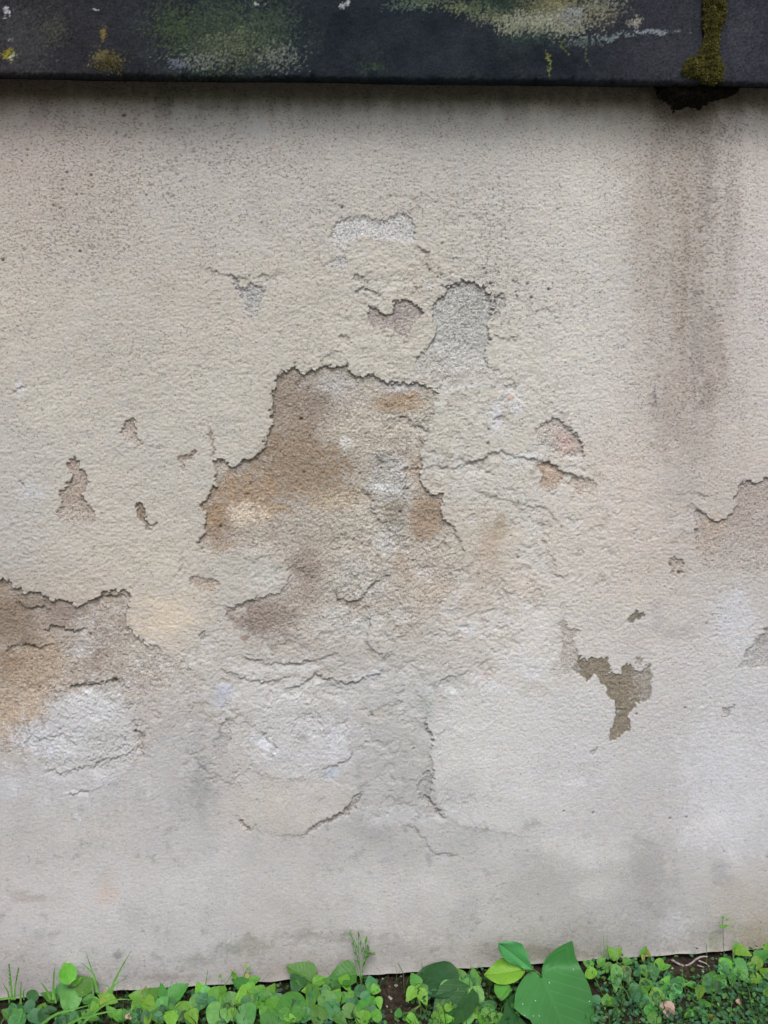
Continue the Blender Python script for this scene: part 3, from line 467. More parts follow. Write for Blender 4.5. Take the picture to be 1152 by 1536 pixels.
# --- stains, minerals, blooms: centre, radii, turn, colour, strength
STAINS = [
 (440,620,62,70,0,(148,128,106),.85),(450,700,90,50,0,(148,125,98),.9),(380,740,70,40,0,(156,130,100),.8),(330,780,28,50,0,(158,130,98),.85),(600,603,48,20,0,(162,138,110),.6),(645,772,28,36,0,(160,134,106),.9),(460,860,30,50,0,(156,139,124),.8),(395,930,60,34,0,(146,129,115),.9),(560,640,60,40,0,(188,178,160),.7),(500,585,40,22,0,(176,170,162),.7),(540,790,60,40,0,(186,177,158),.8),(690,900,30,30,0,(190,174,156),.3),(735,822,24,56,0,(182,160,136),.45),(600,850,20,50,0,(180,160,138),.4),(645,890,34,26,20,(190,172,152),.4),(785,880,34,30,0,(192,174,154),.35),
 (20,1060,60,60,0,(180,158,132),.5),(50,1000,50,50,0,(172,144,110),.7),
 (740,1110,110,90,0,(198,196,193),.5),(1090,1180,70,110,15,(196,195,197),.5),(600,1340,160,40,0,(190,186,182),.4),(200,1330,170,60,0,(190,186,182),.4),(860,1270,70,20,0,(196,192,188),.5),(860,1150,70,90,0,(192,190,190),.4),
 (420,1040,150,26,0,(194,192,190),.45),(470,1120,90,60,0,(190,190,192),.45),(120,1090,90,50,0,(188,189,192),.5),(640,1050,90,40,0,(170,170,165),.4),(300,1180,40,90,0,(160,158,154),.4),(560,1180,60,70,0,(172,169,165),.4),(100,1180,120,30,0,(186,186,190),.3),
 (455,598,45,40,0,(150,133,114),.8),(500,572,42,18,0,(172,168,162),.8),(450,700,70,62,0,(150,127,100),.85),(372,745,55,38,0,(168,138,106),.8),
 (362,770,38,20,0,(212,192,165),.85),(320,780,18,40,0,(160,128,92),.7),(520,750,60,22,0,(184,162,130),.7),(560,772,45,38,0,(182,174,158),.7),(605,605,45,20,0,(164,136,103),.85),
 (555,645,55,30,0,(182,170,150),.7),(630,700,18,40,0,(176,154,130),.8),(580,735,28,9,0,(198,199,196),.7),(592,768,18,20,0,(136,124,104),.7),(584,815,28,22,0,(190,190,185),.7),
 (570,690,18,14,0,(140,140,132),.5),(520,665,10,12,0,(205,203,198),.6),(640,775,26,30,0,(160,135,108),.85),(600,850,12,36,0,(176,154,130),.45),(645,885,22,16,20,(188,168,146),.4),(560,870,40,30,0,(176,170,160),.6),
 (462,855,26,38,0,(156,139,124),.85),(395,928,50,34,0,(146,129,115),.9),(440,955,34,20,0,(160,146,132),.7),(470,940,30,25,0,(184,178,166),.5),(350,800,38,18,0,(166,151,136),.6),(480,800,50,20,0,(162,148,130),.5),
 (400,868,40,26,0,(182,177,166),.8),(530,860,35,35,0,(180,176,164),.7),(520,940,40,30,0,(182,180,172),.7),
 (735,822,12,30,0,(176,152,126),.45),(752,790,14,20,0,(164,145,116),.8),(785,880,22,22,0,(192,172,150),.35),(770,800,20,20,0,(186,172,150),.5),(715,900,24,20,0,(190,174,156),.35),
 (850,664,16,18,0,(184,152,138),.7),(770,605,16,26,0,(200,200,202),.7),(742,628,14,24,0,(190,190,194),.75),(785,688,30,6,0,(204,205,205),.8),(700,580,50,7,0,(196,194,190),.6),(600,575,35,10,0,(186,184,184),.7),
 (795,745,40,22,0,(190,184,174),.5),(764,600,6,6,0,(196,164,140),.8),(620,1040,50,10,0,(184,184,186),.4),
 (250,925,50,40,0,(202,184,158),.8),(300,905,26,14,0,(192,162,134),.5),(255,845,40,30,0,(190,180,162),.4),
 (15,930,45,45,0,(134,112,88),.85),(95,925,40,26,0,(146,128,114),.8),(55,905,35,12,0,(140,120,100),.7),(62,1008,50,30,0,(178,156,130),.7),(15,1072,50,30,0,(186,158,126),.6),(10,995,30,20,0,(146,118,90),.8),
 (150,955,35,40,0,(168,157,148),.6),(128,940,18,18,0,(190,184,176),.5),(40,960,20,10,0,(120,100,80),.6),(0,870,14,30,0,(148,128,100),.8),(112,975,20,10,0,(188,186,180),.5),
 (130,1060,50,25,0,(186,186,186),.7),(60,1108,45,24,-20,(186,188,193),.8),(165,1110,45,38,0,(180,177,171),.6),(222,1090,14,50,-15,(178,164,154),.7),(200,1035,50,18,0,(176,166,158),.5),(130,1036,14,6,0,(206,204,202),.7),
 (120,1190,22,4,-5,(206,206,208),.8),(112,1226,10,5,0,(204,205,208),.6),(10,1180,30,20,0,(182,183,188),.6),
 (440,1002,60,10,8,(194,193,190),.7),(370,1004,50,14,-10,(192,189,184),.7),(500,1030,40,8,0,(158,157,158),.6),(336,1038,14,16,-45,(172,176,190),.8),(470,1050,60,20,0,(186,183,178),.6),(478,1024,10,4,20,(212,210,204),.7),
 (508,1115,26,32,-30,(194,194,200),.7),(402,1118,20,10,-40,(206,207,214),.85),(498,1160,11,9,0,(178,188,200),.8),(560,1015,40,8,10,(190,190,192),.6),
 (640,1065,16,22,0,(156,168,162),.6),(452,1108,12,10,0,(150,152,148),.6),(600,1110,60,60,0,(172,169,164),.5),
 (380,1215,60,32,0,(188,179,168),.7),(590,1225,70,16,0,(188,188,190),.5),(640,1180,25,20,0,(158,156,150),.5),
 (720,1105,75,60,0,(193,190,184),.6),(850,1085,50,55,0,(187,185,184),.5),(790,940,45,60,0,(199,194,187),.6),(790,1000,40,25,0,(196,196,200),.5),(700,945,22,12,0,(200,200,204),.6),(800,1035,40,10,0,(176,167,154),.5),(730,1015,14,5,20,(180,156,142),.5),
 (740,1030,50,6,-20,(200,202,206),.5),(676,1036,16,4,-25,(214,214,214),.7),
 (1095,800,45,38,0,(170,156,146),.6),(1072,790,22,16,0,(176,152,128),.6),(1060,815,20,16,0,(182,158,138),.5),(1120,745,22,16,0,(168,150,140),.6),
 (1100,930,35,50,10,(193,193,198),.7),(1080,1180,50,90,20,(190,189,193),.7),(1050,1255,40,25,0,(192,191,192),.6),(970,1000,30,60,0,(186,182,178),.3),
 (299,1170,16,55,0,(146,147,145),.5),(300,1100,20,20,0,(160,158,156),.5),(620,1270,80,24,0,(166,164,159),.5),(560,1250,60,20,0,(158,156,152),.4),(690,1190,30,40,0,(170,168,164),.4),(710,1250,40,20,0,(160,158,155),.5),(800,1240,20,10,20,(150,147,142),.6),
 (960,975,30,20,0,(176,168,160),.4),(1020,950,30,12,0,(160,154,148),.5),(985,925,12,24,0,(162,156,154),.4),
 (500,1405,110,10,0,(150,143,134),.6),(380,1420,40,14,0,(146,139,122),.6),(590,1420,70,16,0,(160,154,146),.5),(720,1420,60,12,0,(156,150,136),.5),(700,1370,30,20,30,(160,156,154),.5),
 (830,1325,80,40,0,(164,160,154),.6),(890,1400,70,30,0,(152,148,138),.5),(975,1310,40,70,10,(152,148,144),.6),(1010,1388,26,26,0,(188,186,186),.7),(1110,1350,50,40,-20,(168,159,146),.6),(1135,1400,30,30,0,(160,150,112),.6),(1080,1310,20,20,0,(150,146,146),.5),
 (900,1290,60,14,10,(192,189,185),.6),(890,1330,30,20,0,(186,182,176),.5),(1070,1410,14,14,0,(140,146,100),.5),(1092,1380,8,14,0,(146,160,90),.5),(830,1430,90,12,0,(128,128,96),.6),(1140,1420,40,12,0,(148,126,104),.5),
 (158,1338,18,26,0,(190,166,150),.6),(40,1345,32,8,0,(162,148,138),.6),(198,1372,22,26,0,(162,160,158),.5),(60,1400,10,10,0,(160,160,162),.5),(177,1432,6,5,0,(128,124,122),.7),(275,1455,6,4,0,(110,112,108),.7),(300,1440,30,10,0,(150,150,146),.5),(340,1425,30,8,5,(140,144,136),.5),
 (20,1440,60,30,0,(164,156,150),.4),(250,1465,60,5,0,(150,140,132),.6),(440,1455,60,10,0,(164,150,140),.5),
 (972,380,24,200,0,(170,158,144),.3),(1010,330,34,180,0,(166,155,142),.3),(1040,440,22,220,0,(156,144,130),.4),(1074,520,16,90,12,(142,129,116),.4),(1048,520,12,70,0,(144,135,128),.5),(1062,280,14,90,0,(144,134,126),.55),
 (1098,350,14,130,0,(164,154,147),.5),(1000,620,24,70,0,(150,139,127),.4),(984,595,6,24,0,(132,122,116),.7),(1060,590,16,40,0,(140,130,120),.4),(1040,660,36,40,0,(160,149,140),.4),(1020,740,40,40,0,(164,156,148),.4),(985,240,8,60,0,(150,140,130),.5),
 (1045,180,45,22,0,(134,120,104),.6),(870,640,18,12,0,(196,188,176),.4),(900,290,50,70,0,(196,190,180),.4),(30,585,10,14,0,(188,190,196),.7),(208,425,0.1,0.1,0,(0,0,0),0),(46,735,18,14,0,(184,184,188),.6),
 (330,380,6,4,0,(204,206,212),.6),(340,390,4,4,0,(204,206,212),.6),(395,195,30,12,0,(176,176,178),.4),(310,158,22,6,0,(132,126,116),.5),
 (412,222,6,5,0,(184,160,148),.6),(350,490,22,22,0,(190,176,162),.5),(255,430,40,30,0,(182,168,154),.4),(20,460,40,80,0,(188,178,160),.4),(90,600,60,50,0,(188,181,164),.5),(330,600,50,60,0,(182,177,163),.4),
 (560,420,60,40,0,(188,181,166),.5),(660,640,60,40,0,(186,181,166),.5),(700,730,50,26,0,(186,182,170),.6),
]
for (x, y, rx, ry, ang, c, s) in STAINS:
    if s <= 0: continue
    R_ = max(rx, ry) * 2.2 + 14
    w = window([(x, y)], R_) if -150 < x < 1300 else None
    ca, sa = math.cos(math.radians(ang)), math.sin(math.radians(ang))
    ux = (SX[w] * 0.6 + PX[w] * 0.4 - x); uy = (SY[w] * 0.6 + PY[w] * 0.4 - y)
    a_ = (ux * ca - uy * sa) / rx; b_ = (ux * sa + uy * ca) / ry
    g = np.exp(-(a_ * a_ + b_ * b_) * 0.75) * 0.95 + 0.62 * tex_mix2[w] + 0.48 * tex_mix[w] + 0.22 * tex_fine[w]
    g = (s * sstep(0.32, 0.84, g) * sstep(0.06, 0.3, np.exp(-(a_ * a_ + b_ * b_) * 0.75)))[..., None].astype(np.float32)
    if max(c) - min(c) > 26 and ((290 < x < 692 and 550 < y < 985) or (x < 200 and 850 < y < 1120)):     # earth colours belong to the bared mortar
        g = g * (0.12 + 0.88 * HOLLOW[w])[..., None]
    C[w] = C[w] * (1 - g) + alb(c).astype(np.float32) * g

# grey-green algae specks and dark grime in the hollows of the lower wall
alg = sstep(0.12, 0.5, fbm(PX, PY, 22, 4, 91, 0.7)) * sstep(0.0, 0.5, fbm(PX, PY, 160, 2, 95) + 0.9 * sstep(1120, 1180, PY) * (1 - sstep(1290, 1340, PY)) * (PX < 760) + 0.9 * sstep(1300, 1420, PY) - 0.35) * sstep(950, 1150, PY)
C *= (1 - 0.22 * alg[..., None] * np.array([1.0, 0.93, 1.0], dtype=np.float32))
mot = fbm(PX, PY, 42, 4, 96, 0.62)
C *= (1 + 0.06 * mot + 0.035 * tex_fine + 0.05 * tex_mix2 * np.clip(rough_zone + 0.2, 0.3, 1.2))[..., None]
bare = np.isin(PATCH_ID, [i_ for i_, p_ in enumerate(PATCHES) if 'name' not in p_]).astype(np.float32)
C *= (1 + bare * (0.10 * tex_fine + 0.12 * tex_mix2))[..., None]
peb = noise(PX / 3.3, PY / 3.1, 207)
C *= (1 + bare * (0.22 * sstep(0.35, 0.75, peb) - 0.30 * sstep(0.42, 0.8, -noise(PX / 4.1, PY / 3.7, 208))))[..., None]
H += (bare * (0.0007 * sstep(0.35, 0.75, peb) + 0.0012 * sstep(0.4, 0.7, fbm(PX, PY, 12, 3, 209, .7)) - 0.0010 * sstep(0.45, 0.8, -noise(PX / 4.1, PY / 3.7, 208)))).astype(np.float32)
C[..., 0] *= 1 + 0.05 * fbm(PX, PY, 18, 3, 196, 0.7); C[..., 2] *= 1 + 0.06 * fbm(PX, PY, 22, 3, 197, 0.7)
lime = sstep(0.22, 0.55, fbm(PX, PY, 30, 4, 98, 0.66, 1.4, 0.9)) * sstep(850, 1000, PY) * (1 - sstep(1180, 1260, PY)) * (PX < 900)
C += (0.34 * lime)[..., None] * (alb((214, 214, 218)).astype(np.float32) - C)
# green and brown growth under the coping, with drips, plus painted shade of the overhang
_drip = sstep(150, 120, PY - 12 * fbm(PX, PY, 60, 3, 92) - 15 * np.clip(noise(PX / 22, PY / 160, 93), 0, 1) ** 1.0)
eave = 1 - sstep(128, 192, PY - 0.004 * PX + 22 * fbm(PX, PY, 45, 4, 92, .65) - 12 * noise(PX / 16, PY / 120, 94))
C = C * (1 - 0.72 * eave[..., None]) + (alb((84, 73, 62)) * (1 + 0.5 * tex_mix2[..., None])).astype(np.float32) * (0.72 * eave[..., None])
# cloudy damp and dust low on the wall
low = sstep(1000, 1200, PY)
cl = fbm(PX, PY, 130, 5, 221, 0.62); cl2 = sstep(0.15, 0.5, fbm(PX, PY, 26, 5, 225, 0.72)) * sstep(-0.1, 0.4, -cl)
C *= (1 + low * (0.11 * cl - 0.12 * cl2))[..., None]
fleck = sstep(0.42, 0.62, fbm(PX, PY, 7, 2, 229, 0.7)) * sstep(-0.05, 0.35, fbm(PX, PY, 60, 3, 231, 0.6)) * sstep(900, 1150, PY)
C *= (1 - 0.26 * fleck[..., None] * np.array([1.0, 0.96, 1.0], dtype=np.float32))
# rain streaks below the joint of the coping
env = np.exp(-((PX - 1038 + 10 * noise(PY / 130, PY * 0, 181)) / 88) ** 2) * sstep(140, 210, PY) * (1 - sstep(560, 800, PY))
st = np.clip(0.45 + 0.9 * noise(PX / 10, PY / 260, 182) + 0.6 * noise(PX / 24, PY / 330, 183) + 0.35 * fbm(PX, PY, 40, 4, 184, .7) + 0.25 * tex_fine, 0, 1) * env * 0.20
st = (st + 0.10 * np.clip(noise(PX / 13, PY / 200, 185), 0, 1) * sstep(140, 200, PY) * (1 - sstep(260, 420, PY)))[..., None].astype(np.float32)
C = C * (1 - st) + alb((138, 112, 84)).astype(np.float32) * st
# splashed earth and algae near the ground
sp_ = (1 - sstep(0.0, 0.055 + 0.02 * 1, Z + 0.03 * fbm(PX, PY, 50, 4, 187, .7)))
C = C * (1 - 0.30 * sp_[..., None]) + alb((112, 104, 84)).astype(np.float32) * (0.34 * sp_[..., None])
sp2_ = sstep(0.25, 0.5, fbm(PX, PY, 9, 3, 188, .7)) * (1 - sstep(0.01, 0.10, Z)) * 0.35
C = C * (1 - sp2_[..., None]) + alb((96, 92, 76)).astype(np.float32) * sp2_[..., None]
# grime and shade lines painted under broken edges
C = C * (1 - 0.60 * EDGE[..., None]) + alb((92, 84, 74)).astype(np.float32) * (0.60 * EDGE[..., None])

# --- pits
PITS = [(101,259,2.2),(137,263,2.4),(94,271,1.6),(94,284,2.2),(115,292,2.2),(123,291,1.8),(139,280,2),(133,279,1.6),(80,308,2.4),(90,313,1.6),(45,308,1.7),(42,225,1.8),(41,233,1.9),(33,242,1.6),(115,348,1.8),(120,377,2.2),(134,357,1.5),(167,319,1.8),(186,172,3.2),(183,173,2),(4,390,2.8),(71,226,1.5),(260,294,1.6),(314,244,1.8),(342,218,1.8),(513,311,2.6),
 (663,365,2.2),(680,388,2),(685,386,1.6),(694,374,1.8),(726,403,2.2),(729,410,2.2),(748,408,2.2),(744,397,1.6),(736,425,2.4),(657,415,2),(662,412,2.2),(759,358,1.8),(791,426,2.4),(823,434,2.6),(797,446,2.8),(829,425,1.8),(730,320,1.6),(741,323,1.8),(653,303,1.6),(836,314,2),(770,421,2.2),(774,437,2),(809,491,2),(750,470,2),
 (1006,847,2.4),(1019,859,3),(1147,944,2.4),(451,628,3),(465,653,2.2),(330,790,3.2),(376,726,2.4),(456,708,2.4),(531,643,1.8),(540,710,2),(203,1097,3),(135,952,2.2),(46,989,2.2),(58,1032,2.6),(173,1021,3.4),(168,1023,2.6),(160,1024,2),(50,970,3),(558,1073,2),(620,1123,2),(733,644,2.2),(732,665,2.6),(718,861,2.4),(777,836,2.4),(620,841,1.8),(842,790,2),(442,545,2),(443,550,1.8),(400,420,2),(374,414,1.8),(612,733,2.6),(955,1071,2.2),(930,1025,2),(1028,1062,2.2),(1060,935,1.8),(846,1217,1.8),(890,1220,2),(1006,1228,2),(1030,1226,1.8)]
pr = np.random.RandomState(5)
small = []
for _ in range(5200):
    x = pr.uniform(-120, 1270); y = pr.uniform(165, 1440)
    dens = 1.0 if y < 560 else (0.75 if y < 900 else 0.42)
    if pr.rand() > dens: continue
    small.append((x, y, pr.uniform(0.55, 1.35) * (1.0 if pr.rand() < 0.93 else 1.5)))
pxm = np.array([[proj(np.float64(gx[i]), 0.0, 0.7)[0]] for i in range(NX)]).ravel()
def stamp(x, y, r, dmm, dark):
    p = at(x, y)
    i = int(np.searchsorted(gx, p[0])); j = int(round(p[2] / STEP))
    R_ = 4
    i0, i1, j0, j1 = max(i - R_, 0), min(i + R_ + 1, NX), max(j - R_, 0), min(j + R_ + 1, NZ)
    if i1 <= i0 or j1 <= j0: return
    w = (slice(j0, j1), slice(i0, i1))
    g = np.exp(-(((PX[w] - x) / r) ** 2 + ((PY[w] - y) / (r * 0.85)) ** 2))
    H[w] -= dmm / 1000.0 * g
    C[w] *= (1 - dark * g[..., None])  # the shade inside each pit is painted into the colour
for x, y, r in small: stamp(x, y, r, 0.5 * r, (0.62 if y < 620 else 0.36) * pr.uniform(0.3, 1.2))
for x, y, r in PITS: stamp(x, y, r * 0.85, 1.0 * r, 0.8)

# foot of the coat: a thin ragged lip that stands off the footing
H += (0.0035 * np.exp(-Z / 0.006)).astype(np.float32)
H *= (1 - 0.0 * Z).astype(np.float32)
C = np.clip(C, 0.01, 0.9)

VY = -H
V = np.stack([X, VY, Z + 0.0022 * noise(X * 30, Z * 0, 201) * np.exp(-Z / 0.01)], axis=-1).reshape(-1, 3).astype(np.float32)
idx = np.arange(NX * NZ).reshape(NZ, NX)
Q = np.stack([idx[:-1, :-1], idx[:-1, 1:], idx[1:, 1:], idx[1:, :-1]], axis=-1).reshape(-1, 4)
fid = PATCH_ID[:-1, :-1].ravel()
# vertex normals of the whole relief, so that coat and patches meet without a seam
dHdx = np.gradient(H, gx, axis=1); dHdz = np.gradient(H, gz, axis=0)
NRM = np.stack([-dHdx, -np.ones_like(H), -dHdz], axis=-1)
NRM[..., 0] = -dHdx; NRM[..., 2] = -dHdz
NRM /= np.linalg.norm(NRM, axis=-1, keepdims=True)
NRM = NRM.reshape(-1, 3).astype(np.float32)
Cf = C.reshape(-1, 3); Gf = GRIT.ravel(); RELIEF = (1 - 0.5 * sstep(980, 1300, PY)).ravel()

wall = tag(empty('plastered_wall'), 'old beige plastered wall with large bare patches, under the dark coping', 'wall')
def cut(name, sel, mat, label=None, skirt=False):
    q = Q[sel]
    if not len(q): return None
    u, inv = np.unique(q, return_inverse=True)
    v = V[u]; f = inv.reshape(-1, 4)
    me = mesh_np(name, v, f)
    me.normals_split_custom_set_from_vertices([tuple(n) for n in NRM[u].tolist()]) if len(u) < 400000 else None
    set_attrs(me, Cf[u], Gf[u], RELIEF[u])
    o = link(name, me, mat, wall)
    if label: o['label'] = label
    return o
cut('plaster_coat', fid < 0, mat_coat)
for k, p in enumerate(PATCHES):
    s = fid == k
    if s.sum() > 12:
        cut(p.get('name') or ('bare_patch' if p['depth'] > 0 else 'plaster_lump'), s, mat_coat if 'name' in p else mat_bare, p.get('label'))
# underside of the coat's foot
bi = idx[0]
bv = V[bi].copy(); bk = bv.copy(); bk[:, 1] = 0.03; bk[:, 2] += 0.001
me = mesh_np('coat_foot', np.concatenate([bv, bk]), np.stack([np.arange(NX - 1), np.arange(NX - 1) + NX, np.arange(1, NX) + NX, np.arange(1, NX)], axis=-1))
set_attrs(me, np.concatenate([Cf[bi], Cf[bi]]) * 0.8, np.full(2 * NX, 0.5))
link('coat_foot', me, mat_coat, wall)

# curled chips of the coat along the broken edges: each stands off the surface and throws its own small shadow
fr_ = random.Random(31)
def chips(pts, every, closed, spans=None, inward=1):
    n = len(pts); m = n if closed else n - 1
    for i in range(m):
        a, b_ = pts[i], pts[(i + 1) % n]
        if spans and not any(lo <= i < hi for lo, hi in spans): continue
        L_ = math.dist(a, b_)
        if L_ < 1: continue
        k = 0.0
        while k < L_:
            k += every * fr_.uniform(0.5, 1.6)
            if k >= L_: break
            t = k / L_; x = a[0] + (b_[0] - a[0]) * t; y = a[1] + (b_[1] - a[1]) * t
            tx_, ty_ = (b_[0] - a[0]) / L_, (b_[1] - a[1]) / L_
            nx_, ny_ = (-ty_ * inward, tx_ * inward)             # towards the hollow
            wdt = fr_.uniform(5, 13); dep_in = fr_.uniform(2.0, 4.5); dep_out = fr_.uniform(2.5, 5.0); lift_ = fr_.uniform(0.0006, 0.0017)
            vs, cs_ = [], []
            NU, NV = 5, 3
            jag = [fr_.uniform(0.35, 1.15) for _ in range(NU + 1)]; jag[0] *= 0.3; jag[-1] *= 0.3
            for u in range(NU + 1):
                for v in range(NV + 1):
                    s = (u / NU - 0.5) * wdt; f_ = -dep_out + (dep_in * jag[u] + dep_out) * v / NV
                    qx, qy = x + tx_ * s + nx_ * f_, y + ty_ * s + ny_ * f_
                    P_ = at(qx, qy)
                    ii_ = min(max(int(np.searchsorted(gx, P_[0])), 0), NX - 1); jj_ = min(max(int(round(P_[2] / STEP)), 0), NZ - 1)
                    if v == 0: hb = H[jj_, ii_]; 
                    if u == 0 and v == 0: cc0 = C[jj_, ii_].copy()
                    yy = -(hb - 0.0010 + (0.0010 + lift_ * math.sin(math.pi * (0.2 + 0.6 * u / NU))) * (v / NV) ** 1.2)
                    P_ = at(qx, qy, yy)
                    vs.append(tuple(P_))
            nv_ = len(vs); vs += [(q_[0], q_[1] + 0.0009, q_[2] + 0.0002) for q_ in vs]
            fs = []
            g_ = lambda u, v, o=0: o + u * (NV + 1) + v
            for u in range(NU):
                for v in range(NV):
                    fs.append((g_(u, v), g_(u + 1, v), g_(u + 1, v + 1), g_(u, v + 1)))
                    fs.append((g_(u, v + 1, nv_), g_(u + 1, v + 1, nv_), g_(u + 1, v, nv_), g_(u, v, nv_)))
                fs.append((g_(u, NV), g_(u + 1, NV), g_(u + 1, NV, nv_), g_(u, NV, nv_)))
            va = np.array(vs); fa = np.array(fs)
            e1 = va[fa[0][1]] - va[fa[0][0]]; e2 = va[fa[0][3]] - va[fa[0][0]]
            if np.cross(e1, e2)[1] > 0: fa = fa[:, ::-1]
            me = mesh_np('flake', va, fa)
            set_attrs(me, np.tile(np.clip(cc0 * fr_.uniform(0.95, 1.05), 0.05, 0.9), (len(vs), 1)), np.full(len(vs), 0.2))
            link('flake', me, mat_coat, wall)
chips(BIG, 17, True, [(0, 12), (18, 24), (len(BIG) - 26, len(BIG))])
chips(LEFT, 22, True, [(8, 36)])
chips(PATCHES[8]['pts'], 22, True, [(0, 8), (22, 29)])
chips(PATCHES[7]['pts'], 24, True, [(0, 7)])
chips(PATCHES[10]['pts'], 24, True)
chips(PATCHES[15]['pts'], 24, True, [(0, 8)])
chips(PATCHES[18]['pts'], 26, True, [(0, 6), (14, 26)])

# ------------------------------------------------------------------ footing and body of the wall behind the coat
def box(name, x0, x1, y0, y1, z0, z1, mat, parent=None):
    v = [(x, y, z) for x in (x0, x1) for y in (y0, y1) for z in (z0, z1)]
    f = [(0, 1, 3, 2), (4, 6, 7, 5), (0, 4, 5, 1), (2, 3, 7, 6), (0, 2, 6, 4), (1, 5, 7, 3)]
    return link(name, mesh_np(name, np.array(v), np.array(f), smooth=False), mat, parent)
def plain_mat(name, c1, c2, scale, rough=0.95, bump=0.002, detail=6):
    m, nt, N, L, b = new_mat(name)
    tc = N.new('ShaderNodeTexCoord'); n = N.new('ShaderNodeTexNoise'); n.inputs['Scale'].default_value = scale; n.inputs['Detail'].default_value = detail; n.inputs['Roughness'].default_value = 0.7
    r = N.new('ShaderNodeValToRGB'); r.color_ramp.elements[0].position = 0.32; r.color_ramp.elements[1].position = 0.68
    r.color_ramp.elements[0].color = (*c1, 1); r.color_ramp.elements[1].color = (*c2, 1)
    bp = N.new('ShaderNodeBump'); bp.inputs['Distance'].default_value = bump; bp.inputs['Strength'].default_value = 1
    L.new(tc.outputs['Object'], n.inputs['Vector']); L.new(n.outputs['Fac'], r.inputs[0]); L.new(r.outputs[0], b.inputs['Base Color'])
    L.new(n.outputs['Fac'], bp.inputs['Height']); L.new(bp.outputs[0], b.inputs['Normal'])
    b.inputs['Roughness'].default_value = rough; b.inputs['Specular IOR Level'].default_value = 0.2
    return m
mat_foot = plain_mat('damp_footing_stone', (0.018, 0.015, 0.012), (0.055, 0.045, 0.036), 60)
box('footing', -1.5, 2.0, 0.022, 0.36, -0.35, 1.375, mat_foot, wall)

